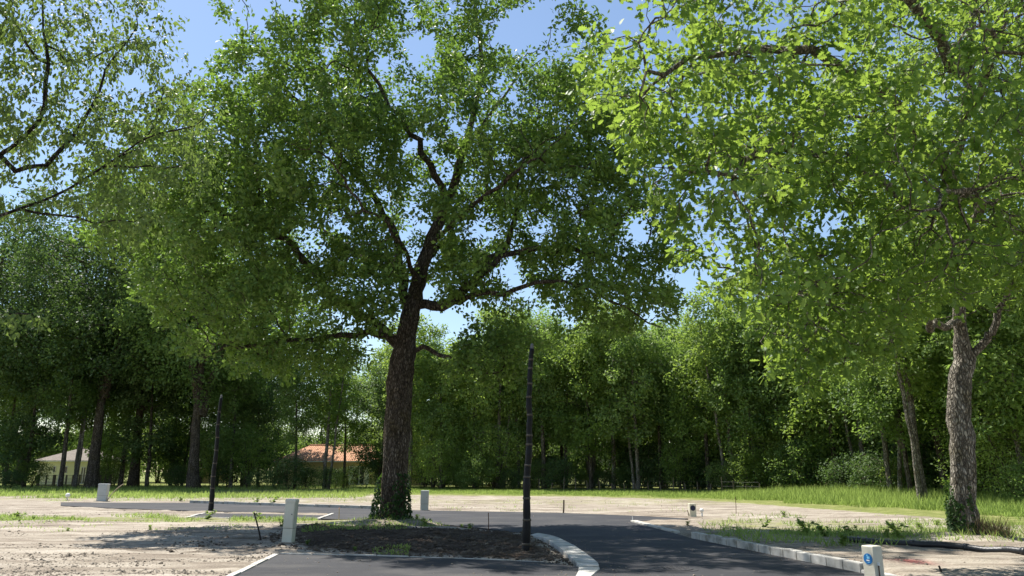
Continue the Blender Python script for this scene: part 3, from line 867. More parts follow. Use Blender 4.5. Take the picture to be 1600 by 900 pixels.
# ------------------------------------------------------------------ the big oak in the middle
def hero(name, label, base, limbs, A, gk, R, r0, fol, leafmat, barkmat, shape, near_shape=None, near_dist=0, n_parts=0, rough=0.10, seed=3, flare=None, wob=0.12):
    r = np.random.default_rng(seed)
    pos, par, man = [], [], []
    for pts, r0_, r1_, attach in limbs:
        L_ = limb(pts, r0_, r1_, r=r, wob=wob if attach else 0.035)
        prev = -1
        if attach:
            prev = nearest(pos, L_[0][0]); L_ = L_[1:]
        for p, rr in L_:
            pos.append(p); par.append(prev); man.append(rr); prev = len(pos) - 1
    if flare:
        for i in range(len(pos)):
            hh = pos[i][2]
            if par[i] == -1 or i < 30:
                man[i] *= 1 + flare * math.exp(-max(hh, 0) / 0.45)
    N, pa = grow(pos, par, A, r=r, **gk)
    rad, kids = pipe_radii(N, pa, R, r0, np.array(man))
    root = empty(name, base, label, 'tree')
    V, F = branches(N, pa, rad, rough=rough)
    part('trunk', V, F, barkmat, root, smooth=True)
    P, a, n, b, s, t = foliage(N, pa, rad, kids, r=r, **fol)
    dist = np.linalg.norm(P - np.array([0, 0, CAMH]), axis=1)
    X, Y = proj(P)
    infr = (X > -10) & (X < 1610) & (Y > -10) & (Y < 910) & (P[:, 1] > 1)
    crown = None
    near = dist < near_dist
    single = np.zeros(len(P), bool)
    if n_parts:
        cand = np.where(infr)[0]
        # leaves that show largest: near, and not buried behind others
        key = dist[cand] - 1.2 * s[cand] / s.mean()
        single[cand[np.argsort(key)[:n_parts]]] = True
    Vs, Fs, Ts, o = [], [], [], 0
    for msk, shp in ((near & ~single, near_shape or shape), (~near & ~single, shape)):
        if msk.any():
            v, f, tt = leaf_mesh(P[msk], a[msk], n[msk], b[msk], s[msk], shp, t[msk])
            Vs.append(v); Fs.append(f + o); Ts.append(tt); o += len(v)
    crown = part('crown', np.concatenate(Vs), np.concatenate(Fs), leafmat, root, np.concatenate(Ts))
    if n_parts:
        crown["kind"] = "stuff"
        shp = near_shape or shape
        protos = [build_mesh('leaf', shp[0], shp[1], leafmat, np.full(len(shp[0]), tv)) for tv in (0.2, 0.4, 0.6, 0.8, 0.95)]
        from mathutils import Matrix
        for i in np.where(single)[0]:
            o_ = link('leaf', protos[min(4, int(t[i] * 5))], root)
            m = Matrix(((b[i][0], a[i][0], n[i][0], 0), (b[i][1], a[i][1], n[i][1], 0), (b[i][2], a[i][2], n[i][2], 0), (0, 0, 0, 1)))
            q = P[i] - np.array(root.location)
            o_.matrix_local = Matrix.Translation(Vector(q)) @ m @ Matrix.Scale(float(s[i]), 4)
    print(name, 'nodes', len(N), 'leaves', len(P), 'tips', int((kids == 0).sum()))
    return root

D0 = OAK[1]
oak_limbs = [
    ([(610, 822, D0), (613, 800, D0), (617, 760, D0), (620, 700, D0), (623, 640, D0), (627, 580, D0), (634, 535, D0), (641, 495, D0), (648, 465, D0),
      (656, 430, D0 + .1), (670, 385, D0 + .2), (686, 345, D0 + .3), (698, 318, D0 + .4), (714, 275, D0 + .5), (726, 225, D0 + .3), (744, 165, D0), (752, 100, D0 - .2), (746, 40, D0 - .2), (738, -30, D0)], [.385, .375, .37, .365, .36, .355, .34, .31, .26, .24, .21, .185, .17, .14, .12, .10, .08, .06, .04], 0.03, False),
    ([(628, 545, D0), (606, 525, D0 - .3), (560, 523, D0 - .6), (510, 525, D0 - .8), (430, 537, D0 - 1.0), (372, 541, D0 - 1.1), (320, 560, D0 - 1.0)], 0.148, 0.022, True),
    ([(626, 548, D0), (603, 518, D0 + .3), (560, 490, D0 + .5), (520, 463, D0 + .4), (490, 425, D0 + .2), (455, 385, D0), (415, 353, D0 - .3), (345, 335, D0 - .6), (322, 300, D0 - .7), (290, 268, D0 - .6)], 0.163, 0.022, True),
    ([(641, 490, D0), (628, 440, D0 + .5), (622, 380, D0 + .9), (600, 335, D0 + 1.0), (572, 295, D0 + 1.0), (545, 260, D0 + .8), (505, 205, D0 + .5), (455, 140, D0), (420, 95, D0 - .3)], 0.178, 0.022, True),
    ([(650, 475, D0), (690, 478, D0 - .4), (728, 450, D0 - .8), (760, 420, D0 - 1.1), (800, 396, D0 - 1.3), (870, 388, D0 - 1.4), (930, 395, D0 - 1.3), (990, 402, D0 - 1.2)], 0.163, 0.022, True),
    ([(745, 435, D0 - .9), (770, 405, D0 - .4), (792, 375, D0), (806, 325, D0 + .3), (815, 260, D0 + .5), (830, 190, D0 + .4)], 0.104, 0.018, True),
    ([(700, 472, D0 - .5), (745, 462, D0 - 1.2), (810, 450, D0 - 1.8), (880, 440, D0 - 2.2), (925, 455, D0 - 2.3), (970, 480, D0 - 2.4), (1035, 512, D0 - 2.4)], 0.096, 0.018, True),
    ([(630, 560, D0), (660, 545, D0 - .3), (700, 560, D0 - .6), (745, 580, D0 - .8), (775, 583, D0 - .9)], 0.096, 0.022, True),
    ([(700, 315, D0 + .4), (670, 255, D0 - .3), (640, 205, D0 - .9), (610, 170, D0 - 1.2), (580, 110, D0 - 1.4), (560, 50, D0 - 1.2)], 0.096, 0.018, True),
    ([(722, 240, D0 + .3), (760, 190, D0 + 1.4), (800, 130, D0 + 2.2), (850, 90, D0 + 2.6)], 0.081, 0.018, True),
    ([(650, 450, D0), (640, 400, D0 - 1.4), (600, 350, D0 - 2.8), (560, 310, D0 - 3.8)], 0.096, 0.018, True),
    ([(664, 410, D0 + .1), (700, 370, D0 + 2.0), (720, 300, D0 + 3.8), (690, 220, D0 + 5.0)], 0.111, 0.018, True),
    ([(672, 380, D0 + .2), (720, 340, D0 - 1.8), (780, 290, D0 - 3.2), (830, 250, D0 - 4.0)], 0.096, 0.018, True),
    ([(625, 430, D0 + .5), (560, 400, D0 + 2.6), (500, 360, D0 + 4.0), (440, 330, D0 + 4.8)], 0.104, 0.018, True),
]
r_ = np.random.default_rng(21)
ells = [(at(630, 150, D0 - 1.0), (7.3, 4.9, 7.2), 0.15), (at(400, 425, D0 - 1.0), (4.4, 3.6, 3.1), 0.2), (at(870, 350, D0 - 1.2), (3.9, 3.3, 4.2), 0.25),
        (at(985, 450, D0 - 1.8), (2.1, 2.2, 1.8), 0.0), (at(930, 230, D0 - 1.2), (2.2, 2.6, 3.2), 0.0), (at(765, 555, D0 - .9), (1.7, 1.9, 0.9), 0.0), (at(450, 235, D0 - 1.2), (4.2, 3.8, 4.5), 0.2), (at(285, 320, D0 - 1), (2.8, 3.0, 2.8), 0.1), (at(420, 560, D0 - 1), (1.6, 1.6, 0.6), 0.0), (at(560, 450, D0 - 1.5), (1.8, 1.6, 1.3), 0.0), (at(700, 420, D0 - 1.6), (1.3, 1.4, 1.1), 0.0), (at(510, 560, D0 - .6), (1.2, 1.3, .5), 0.0), (at(800, 560, D0 - 1.2), (1.0, 1.3, .8), 0.0)]
A = clumped(ells, 900, 16, 0.64, r_)
X, Y = proj(A)
def hole(px, py, rx, ry): return ((X - px) / rx) ** 2 + ((Y - py) / ry) ** 2 < 1
kill = hole(835, 45, 52, 60) | hole(440, -5, 45, 32) | hole(290, 55, 60, 55) | hole(800, 488, 40, 14) | (hole(665, 420, 28, 70) & (A[:, 1] < D0 + 0.3)) | hole(745, 360, 26, 30) | hole(640, 225, 18, 24) | (hole(620, 640, 150, 70))
A = A[~kill]
A = A[A[:, 2] > 4.0]
hero('oak_tree', 'large dark green oak with thick brown trunk standing on the planting island', (*OAK[:2], 0), oak_limbs, A,
     dict(step=0.27, infl=3.0, kill=0.36, iters=110, grav=0.04, wob=0.42), 0.40, 0.0052,
     dict(per_tip=52, per_twig=5, rtwig=0.022, size=0.185, spread=0.155, up=0.7), M['oak_leaf'], M['oak_bark'], KITE, rough=0.16, seed=31, flare=0.28)

# ------------------------------------------------------------------ the oak on the right whose branches hang towards the camera
D1 = ROAK[1]
roak_limbs = [
    ([(1510, 856, D1), (1509, 820, D1), (1506, 770, D1), (1502, 700, D1), (1498, 640, D1), (1500, 590, D1), (1506, 560, D1), (1500, 520, D1 - .1), (1497, 480, D1 - .2), (1490, 400, D1 - .5),
      (1484, 320, D1 - .8), (1488, 270, D1 - 1.2), (1505, 200, D1 - 1.8), (1515, 120, D1 - 2.4), (1520, 20, D1 - 3), (1525, -120, D1 - 3.4)], [.22, .205, .20, .195, .19, .185, .175, .105, .10, .095, .09, .09, .08, .07, .06, .05], 0.08, False),
    ([(1506, 570, D1), (1526, 548, D1 - .2), (1548, 515, D1 - .5), (1566, 478, D1 - .9), (1580, 440, D1 - 1.3), (1620, 340, D1 - 2), (1680, 240, D1 - 3)], 0.105, 0.05, True),
    ([(1497, 495, D1 - .2), (1470, 512, D1 - .8), (1440, 500, D1 - 1.6), (1400, 488, D1 - 2.6), (1350, 470, D1 - 3.8), (1290, 440, D1 - 5.2), (1240, 430, D1 - 6.4)], 0.095, 0.012, True),
    ([(1490, 400, D1 - .5), (1440, 340, D1 - 2.5), (1370, 280, D1 - 4.6), (1290, 240, D1 - 6.4), (1190, 240, D1 - 7.8), (1120, 270, D1 - 8.4)], 0.15, 0.012, True),
    ([(1486, 300, D1 - .9), (1420, 190, D1 - 3.2), (1330, 110, D1 - 5.5), (1230, 80, D1 - 7.4), (1110, 90, D1 - 8.6), (1010, 110, D1 - 9.2)], 0.15, 0.012, True),
    ([(1515, 130, D1 - 2.4), (1440, 20, D1 - 4.4), (1330, -60, D1 - 6.6), (1180, -70, D1 - 8.2), (1040, -30, D1 - 9.0)], 0.14, 0.012, True),
    ([(1505, 200, D1 - 1.8), (1540, 120, D1 - 4), (1560, 60, D1 - 6.5), (1530, 40, D1 - 8.6)], 0.12, 0.012, True),
    ([(1492, 420, D1 - .4), (1520, 350, D1 - 3), (1530, 310, D1 - 5.6), (1500, 300, D1 - 7.8), (1440, 330, D1 - 9.0)], 0.13, 0.012, True),
    ([(1497, 480, D1 - .2), (1530, 400, D1 + 1.6), (1560, 330, D1 + 3.2), (1540, 260, D1 + 4.4)], 0.12, 0.012, True),
    ([(1490, 380, D1 - .5), (1560, 260, D1 + .8), (1700, 180, D1 + 1.8), (1800, 150, D1 + 2)], 0.12, 0.012, True),
]
r_ = np.random.default_rng(5)
ells = [(at(1400, 90, D1 - 4.5), (5.0, 4.6, 4.4), 0.35), (at(1180, 130, D1 - 7.6), (2.5, 2.2, 2.5), 0.0), (at(1010, 90, D1 - 8.6), (1.30, 1.4, 1.35), 0.0),
        (at(1290, 330, D1 - 6.6), (2.7, 2.4, 2.1), 0.0), (at(1130, 350, D1 - 8.2), (1.2, 1.4, 1.5), 0.0), (at(1300, 470, D1 - 6.2), (1.7, 1.8, 1.1), 0.0),
        (at(1480, 290, D1 - 7.4), (1.9, 1.8, 1.9), 0.0), (at(1540, 200, D1 + 2), (6, 4, 5), 0.45), (at(1750, 150, D1 - 3), (4.5, 5, 5), 0.4), (at(1230, 545, D1 - 6.6), (0.75, 0.8, 0.65), 0.0),
        (at(1570, 390, D1 - 3.2), (1.7, 1.8, 1.4), 0.0), (at(1430, 420, D1 - 5.5), (1.6, 1.6, 1.0), 0.0), (at(1040, 260, D1 - 8.8), (0.75, 0.9, 1.0), 0.0),
        (at(1215, 520, D1 - 6.8), (0.9, 0.9, 0.9), 0.0), (at(1330, 540, D1 - 5.6), (1.2, 1.1, 0.7), 0.0), (at(1000, 200, D1 - 8.6), (.9, 1, .9), 0.0), (at(1250, 580, D1 - 6.4), (0.6, 0.6, 0.4), 0.0), (at(1400, 430, D1 - 4.2), (1.3, 1.2, 0.7), 0.0), (at(1350, 530, D1 - 5.0), (1.0, 1.0, .6), 0.0), (at(1420, 480, D1 - 2.6), (1.0, 1.0, .6), 0.0), (at(1570, 440, D1 - 1.5), (.9, .9, .7), 0.0)]
A = clumped(ells, 820, 16, 0.58, r_)
X, Y = proj(A)
edge = np.interp(Y, [-200, 0, 60, 120, 200, 300, 400, 470, 500, 560, 620], [860, 885, 885, 890, 950, 985, 1025, 1140, 1165, 1200, 1235])
floor_ = np.interp(X, [800, 1100, 1180, 1260, 1330, 1400, 1460, 1520, 1600], [420, 500, 600, 625, 605, 555, 490, 470, 500])
kill = ((X < edge) & (A[:, 1] < D1 - 1)) | (Y > floor_) | hole(1125, 490, 30, 26)
A = A[~kill]
hero('spreading_oak_tree', 'bright lime green oak with pale ivy-footed trunk and branches hanging down beside the raised kerb', (*ROAK[:2], 0), roak_limbs, A,
     dict(step=0.19, infl=3.2, kill=0.25, iters=160, grav=0.10, wob=0.40), 0.28, 0.0062,
     dict(per_tip=24, per_twig=3.0, rtwig=0.016, size=0.140, spread=0.095, droop=0.25, up=0.6), M['lime_leaf'], M['pale_bark'], KITE, LOBED, 13.0, 300, rough=0.14, seed=17, flare=0.25)

# ------------------------------------------------------------------ the near tree whose twigs reach in from the left
LT = np.array([-7.6, 6.2, 0.0])
def LP(px, py, D): return (px, py, D)
lt_trunk = [(LT + np.array([0, 0, z]), rr) for z, rr in ((-0.1, .17), (.6, .15), (1.3, .14), (2.0, .13))]
def inv(P):
    X, Y = proj(P); return (float(X[0]), float(Y[0]), float(P[1]))
trunk_px = [inv(LT + np.array([dx, 0, z])) for dx, z in ((0, -.1), (0, .5), (.02, 1.1), (.05, 1.8), (.1, 2.6), (.1, 3.6), (.05, 5.0), (0, 6.6))]
lt_limbs = [
    (trunk_px, 0.16, 0.05, False),
    ([inv(LT + np.array([.1, 0, 2.6])), (-260, 330, 6.4), (-120, 290, 6.6), (0, 240, 6.8), (60, 190, 6.9), (72, 100, 7.0), (66, 20, 7.1), (62, -60, 7.2)], 0.026, 0.004, True),
    ([inv(LT + np.array([.05, 0, 1.8])), (-300, 400, 6.2), (-120, 350, 6.4), (0, 335, 6.6), (80, 310, 6.8), (160, 264, 7.0), (230, 215, 7.2), (255, 145, 7.3)], 0.026, 0.004, True),
    ([(0, 272, 6.75), (70, 258, 6.9), (130, 190, 7.2), (165, 110, 7.5), (215, 40, 7.7)], 0.028, 0.007, True),
    ([(160, 264, 7.0), (230, 262, 7.1), (310, 258, 7.2)], 0.012, 0.006, True),
    ([(35, 330, 6.7), (120, 343, 6.8), (210, 347, 6.9)], 0.014, 0.005, True),
    ([(165, 260, 7.0), (220, 220, 6.8), (300, 195, 6.7), (340, 165, 6.7)], 0.012, 0.005, True),
    ([(72, 110, 7.0), (30, 50, 6.8), (0, 20, 6.7), (-60, -20, 6.5)], 0.016, 0.006, True),
    ([(75, 65, 7.0), (110, 100, 7.3), (160, 80, 7.6), (215, 60, 7.8)], 0.014, 0.005, True),
    ([inv(LT + np.array([.02, 0, 1.5])), (-280, 520, 6.0), (-120, 500, 6.1), (0, 496, 6.2), (65, 488, 6.3)], 0.022,0.005,True),
]
r_ = np.random.default_rng(8)
ells = [(at(60, 90, 7.1), (1.5, 1.3, 1.2), 0.0), (at(190, 150, 7.3), (0.85, 1.0, 0.95), 0.0), (at(240, 230, 7.1), (0.75, 0.8, 0.6), 0.0), (at(150, 340, 6.9), (0.8, 0.6, 0.25), 0.0),
        (at(-150, 100, 6.8), (1.6, 1.6, 2.0), 0.0), (at(-500, -60, 6.2), (2.4, 2.4, 2.2), 0.3), (at(20, 500, 6.2), (0.2, 0.3, 0.15), 0.0), (at(120, 20, 7.4), (1.2, 1.0, 0.7), 0.0), (at(100, 250, 7.0), (1.0, 0.9, 0.5), 0.0), (at(60, 180, 7.0), (1.1, .9, .7), 0.0), (at(180, 300, 7.0), (.7, .7, .35), 0.0)]
A = clumped(ells, 700, 8, 0.27, r_)
X, Y = proj(A)
A = A[~(((X > 295) & (Y < 120)) | ((X > 262) & (Y < 25)) | hole(30, 395, 60, 45) | (X > 345))]
hero('cherry_tree', 'thin leafy tree with drooping oval leaves reaching in from beyond the left edge', (*LT[:2], 0), lt_limbs, A,
     dict(step=0.10, infl=1.6, kill=0.14, iters=140, grav=0.02, wob=0.36), 0.045, 0.0014,
     dict(per_tip=14, per_twig=6, rtwig=0.0075, size=0.055, spread=0.045, droop=0.95, up=0.40), M['cherry_leaf'], M['cherry_bark'], OVAL, OVAL, 0, 300, rough=0.05, seed=4, wob=0.03)

# ------------------------------------------------------------------ trees and shrubs of the surrounding wood
def tree_variant(seed, h, R, stems, ells, ncl, per, crad, step, kill_, fol, leafmat, barkmat, shape=KITE, grav=0.0):
    r = np.random.default_rng(seed)
    pos, par, man = [], [], []
    for (pts, ra, rb) in stems:
        prev = -1
        P = np.array(pts, float)
        n = len(P); q = np.linspace(0, n - 1, (n - 1) * 5 + 1)
        Q = np.stack([np.interp(q, np.arange(n), P[:, k]) for k in range(3)], 1)
        Q[1:, :2] += np.cumsum(r.normal(0, 0.035, (len(Q) - 1, 2)), 0)
        rr = np.linspace(ra, rb, len(Q)); rr[0] *= 1.4; rr[1] *= 1.12
        for p, x in zip(Q, rr):
            pos.append(p); par.append(prev); man.append(x); prev = len(pos) - 1
    A = clumped(ells, ncl, per, crad, r)
    A = A[A[:, 2] > 0.4]
    N, pa = grow(pos, par, A, step, step * 14, kill_, 80, grav, 0.3, r)
    rad, kids = pipe_radii(N, pa, R, 0.012, np.array(man))
    V, F = branches(N, pa, rad, rmin=0.014, rough=0.1, sidefn=lambda q: 10 if q > .12 else 6 if q > .05 else 3)
    P, a, n, b, s, t = foliage(N, pa, rad, kids, r=r, **fol)
    v, f, tt = leaf_mesh(P, a, n, b, s, shape, t)
    print('variant', seed, 'leaves', len(P))
    return build_mesh('trunk', V, F, barkmat, smooth=True), build_mesh('crown', v, f, leafmat, tt)

def slim(seed, h, r, lowest=0.22, two=False, leafmat='wood_leaf', dens=1.0, leaf=0.20):
    rr = np.random.default_rng(seed + 900)
    lean = rr.normal(0, 0.04 * h, 2)
    st = [([(0, 0, -0.2), (lean[0] * .3, lean[1] * .3, .4 * h), (lean[0], lean[1], .84 * h)], 0.010 * h, 0.02)]
    if two:
        st.append(([(0.35, 0.1, -0.2), (0.8, .3, .35 * h), (1.5, .3, .8 * h)], 0.009 * h, 0.02))
    mid = (lowest + 1.0) / 2
    ells = [((lean[0] * .7, lean[1] * .7, mid * h), (r, r, (1 - lowest) / 2 * h), 0.2), ((0, 0, (lowest + .18) * h), (r * .95, r * .95, .14 * h), 0.2)]
    for k in range(6):       # uneven lobes at the top and sides
        an = rr.uniform(0, 6.28); q = rr.uniform(.25, .75) * r
        ells.append(((lean[0] * .8 + q * math.cos(an), lean[1] * .8 + q * math.sin(an), h * rr.uniform(.66, .92)), (r * rr.uniform(.4, .65), r * rr.uniform(.4, .65), h * rr.uniform(.07, .13)), 0.0))
    return tree_variant(seed, h, 0.012 * h, st, ells, int(235 * dens), 7, 0.56, 0.32, 0.42,
                        dict(per_tip=44, per_twig=4, rtwig=0.035, size=leaf * 1.2, spread=0.25, up=0.7), M[leafmat], M['pale_bark' if two else 'wood_bark'])

def broad(seed, h, r, leafmat='dark_leaf', fork=0.28):
    rr = np.random.default_rng(seed + 500)
    st = [([(0, 0, -0.2), (.1, 0, fork * h), (.5, .3, .6 * h), (.3, .2, .9 * h)], 0.017 * h, 0.03),
          ([(.05, 0, fork * h * .95), (-1.5, .6, .5 * h), (-3.0, 1.0, .72 * h)], 0.013 * h, 0.03),
          ([(.05, 0, fork * h), (1.9, -.6, .48 * h), (3.6, -1.2, .66 * h)], 0.013 * h, 0.03),
          ([(.05, 0, fork * h * 1.1), (-.4, -2.0, .5 * h), (-1.0, -3.6, .68 * h)], 0.012 * h, 0.03)]
    ells = [((0, 0, .66 * h), (r, r, .34 * h), 0.35), ((0, 0, .45 * h), (r * .9, r * .9, .18 * h), 0.4)]
    return tree_variant(seed, h, 0.019 * h, st, ells, 520, 7, 1.05, 0.50, 0.66,
                        dict(per_tip=56, per_twig=6, rtwig=0.045, size=0.27, spread=0.42, up=0.6), M[leafmat], M['oak_bark'])

def shrub(seed, h, r, leafmat='wood_leaf', leaf=0.14):
    rr = np.random.default_rng(seed + 300)
    st = []
    for k in range(5):
        an = rr.uniform(0, 6.28); q = rr.uniform(.2, .7) * r
        st.append(([(0.1 * math.cos(an), 0.1 * math.sin(an), -0.1), (q * .5 * math.cos(an), q * .5 * math.sin(an), .45 * h), (q * math.cos(an), q * math.sin(an), .85 * h)], 0.03, 0.012))
    ells = [((0, 0, .52 * h), (r, r, .46 * h), 0.3), ((rr.normal(0, .3) * r, 0, .72 * h), (r * .6, r * .6, .3 * h), 0.1)]
    return tree_variant(seed, h, 0.06, st, ells, 120, 7, 0.40, 0.20, 0.27,
                        dict(per_tip=14, per_twig=7, rtwig=0.03, size=leaf, spread=0.16, up=0.45), M[leafmat], M['wood_bark'])

SLIM = [slim(1, 14, 2.8, .26), slim(2, 15, 2.3, .33, True, 'fresh_leaf'), slim(3, 12.5, 2.9, .18, False, 'fresh_leaf'), slim(4, 16, 2.6, .32), slim(5, 13, 2.7, .22, True), slim(6, 12.5, 2.8, .12, False, 'dark_leaf'), slim(7, 13.5, 2.7, .15)]
BROAD = [broad(11, 24, 7.5), broad(12, 22, 6.5), broad(13, 25, 7.0, 'wood_leaf', .22)]
SHRUB = [shrub(21, 3.2, 2.0, 'wood_leaf'), shrub(22, 2.6, 1.7, 'dark_leaf'), shrub(23, 4.2, 1.9, 'fresh_leaf')]
PINE = tree_variant(41, 20, 0.25, [([(0, 0, -.2), (.2, 0, 10), (0, .2, 19)], .24, .05)], [((0, 0, 14.5), (3.2, 3.2, 5.5), .2)], 110, 5, .8, .4, .55,
                    dict(per_tip=26, per_twig=12, rtwig=.04, size=.34, spread=.2, up=0.3), M['pine_leaf'], M['wood_bark'], (NEEDLE[0] * np.array([2.2, 1, 1]), NEEDLE[1]))

def plant(name, var, x, y, sc, rot, label, cat, group=None, sz=None):
    z = float(height(np.array([[x, y]]))[0])
    root = empty(name, (x, y, z - 0.03), label, cat, group)
    root.rotation_euler.z = rot
    root.scale = (sc, sc, sz or sc)
    t = link('trunk', var[0], root); c = link('crown', var[1], root)
    return root

def on(px, D): return (px - CX) / FPX * D / CP * 1.0 * (CP + 0.0), D

def xat(px, D):                 # world x of a photo column at ground distance D
    return at(px, 740, D)[0]

rw = random.Random(12)
words_ = ['first', 'second', 'third', 'fourth', 'fifth', 'sixth', 'seventh', 'eighth', 'ninth', 'tenth', 'eleventh', 'twelfth', 'thirteenth', 'fourteenth', 'fifteenth', 'sixteenth', 'seventeenth', 'eighteenth', 'nineteenth', 'twentieth']
# tall broad trees on the left, in front of the houses
left_big = [(146, 78, 0, 1.08, 'tall broad oak with thick dark flared trunk rising behind the beige roadside cabinet'),
            (210, 84, 1, 1.05, 'tall oak with straight grey trunk right of the thick flared trunk'),
            (305, 74, 2, 1.00, 'tall oak forking low into several dark stems left of the thin wrapped pole'),
            (-60, 80, 1, 1.05, 'tall dark oak at the left edge of the wood, crown reaching into view'),
            (30, 92, 0, 0.98, 'tall dark oak behind the left end of the slatted garden fence'),
            (385, 92, 1, 0.95, 'tall oak behind the small brown roof, right of the thin wrapped pole')]
for px, D, v, s, lab in left_big:
    plant('broad_oak_tree', BROAD[v], xat(px, D), D, s * 1.34, rw.uniform(0, 6.28), lab, 'tree', 'tall oaks at the left of the wood')
left_slim = [(97, 77, 3, 1.1, 'slim dark tree with bare straight stem in front of the pale yellow house'),
             (119, 79, 1, 1.0, 'second slim dark tree in front of the pale yellow house, next to the thick trunk'),
             (40, 80, 5, 1.25, 'slim bushy dark tree left of the pale yellow house'),
             (190, 86, 0, 1.35, 'slim pale-stemmed tree just left of the straight grey oak trunk'),
             (232, 82, 5, 1.25, 'slim dark tree just right of the straight grey oak trunk'),
             (268, 90, 6, 1.2, 'leafy slim tree beside the small brown roof'),
             (340, 84, 6, 0.95, 'leafy small tree behind the thin wrapped pole'),
             (405, 80, 5, 0.85, 'dark low-branched tree at the left end of the orange-roofed house'),
             (462, 74, 3, 0.72, 'slim dark tree in front of the left part of the orange roof'),
             (508, 73, 1, 0.95, 'slim twin-stemmed tree in front of the middle of the orange roof'),
             (538, 78, 0, 0.80, 'slim tree just left of the white french door'),
             (592, 76, 5, 0.90, 'slim dark tree right of the white french door beside the big trunk'),
             (170, 90, 6, 1.0, 'leafy tree between the thick flared trunk and the grey trunk'),
             (362, 76, 6, 1.00, 'leafy tree just right of the thin wrapped pole'),
             (640, 70, 1, 1.00, 'pale-stemmed slim tree just right of the big oak trunk'),
             (380, 84, 5, 1.0, 'dark low-branched tree between the thin wrapped pole and the orange roof'),
             (285, 86, 5, 1.0, 'dark low-branched tree just right of the small brown roof'),
             (10, 84, 6, 1.1, 'leafy low-branched tree at the left edge beside the garden fence'),
             (620, 80, 6, .8, 'low-branched leafy tree hidden behind the big oak trunk')]
for px, D, v, s, lab in left_slim:
    plant('slim_tree', SLIM[v], xat(px, D), D, s * 1.12, rw.uniform(0, 6.28), lab, 'tree', 'slim trees among the houses')
# a row behind the houses
for k, px in enumerate(range(-160, 680, 60)):
    D = 118 + rw.uniform(-6, 10)
    plant('background_tree', SLIM[rw.choice((5, 6, 2))], xat(px + rw.uniform(-18, 18), D), D, rw.uniform(1.1, 1.45), rw.uniform(0, 6.28),
          words_[k] + ' tree from the left in the row rising behind the houses', 'tree', 'trees behind the houses')

# the wood's edge in the middle and on the right
def edge_D(px): return float(np.interp(px, [560, 660, 900, 1100, 1250, 1400, 1500, 1620, 1800], [76, 70, 64, 58, 51, 44, 39, 34, 28]))
front = [(690, 0, .86), (740, 2, .95), (778, 1, .90), (812, 4, .88), (850, 3, .82), (884, 0, .84), (922, 2, .92), (958, 1, .84), (996, 4, .88), (1032, 3, .72), (1070, 0, .78),
         (1108, 2, .84), (1145, 1, .80), (1184, 4, .82), (1225, 0, .80), (1262, 3, .78), (1306, 2, .82), (1352, 1, .80)]
for i, (px, v, s) in enumerate(front):
    D = edge_D(px) + rw.uniform(0, 2.5)
    plant('wood_edge_tree', SLIM[v], xat(px, D), D, s * rw.uniform(1.05, 1.38), rw.uniform(0, 6.28),
          words_[i] + ' leafy tree along the front of the wood, counted from the big oak trunk rightwards', 'tree', 'trees along the front of the wood')
right_front = [(1440, 36.5, 1, .78, 'twin-stemmed tree with pale leaning trunks left of the ivy-footed oak'), (1420, 40, 0, .74, 'leafy tree just behind the leaning pale twin trunks'),
               (1390, 42, 4, .80, 'fresh green tree left of the leaning pale twin trunks'), (1475, 41, 3, .72, 'dark tree between the twin trunks and the ivy-footed oak'),
               (1552, 37, 2, .86, 'fresh green tree right of the ivy-footed oak trunk'), (1600, 33, 4, .80, 'fresh green twin-stemmed tree at the right edge behind the black pipe'),
               (1660, 32, 2, .85, 'fresh green tree beyond the right edge of the wood'), (1530, 45, 0, .95, 'taller leafy tree behind the ivy-footed oak trunk'), (1590, 44, 2, .95, 'taller fresh green tree behind the right edge trees')]
for px, D, v, s, lab in right_front:
    plant('wood_edge_tree', SLIM[v], xat(px, D), D, s * rw.uniform(1.05, 1.38), rw.uniform(0, 6.28), lab, 'tree', 'trees at the right of the wood')
for row, (dd, n, smin, smax) in enumerate(((7, 22, .85, 1.15), (15, 20, .95, 1.25), (25, 18, 1.0, 1.4))):
    for k in range(n):
        px = 600 + (1720 - 600) * (k + rw.uniform(.2, .8)) / n
        if px < 660 and row < 1: continue
        D = edge_D(px) + dd + rw.uniform(-2, 2)
        plant('wood_tree', SLIM[rw.randrange(5)], xat(px, D), D, rw.uniform(smin, smax), rw.uniform(0, 6.28),
              ('tree in the second row of the wood', 'tree in the third row of the wood', 'tree in the deepest row of the wood')[row], 'tree', ('second row of the wood', 'third row of the wood', 'deepest row of the wood')[row])
plant('pine_tree', PINE, xat(1225, 72), 72, 1.12, 1.0, 'grey-green pine rising above the wood behind the hanging oak branches', 'tree')

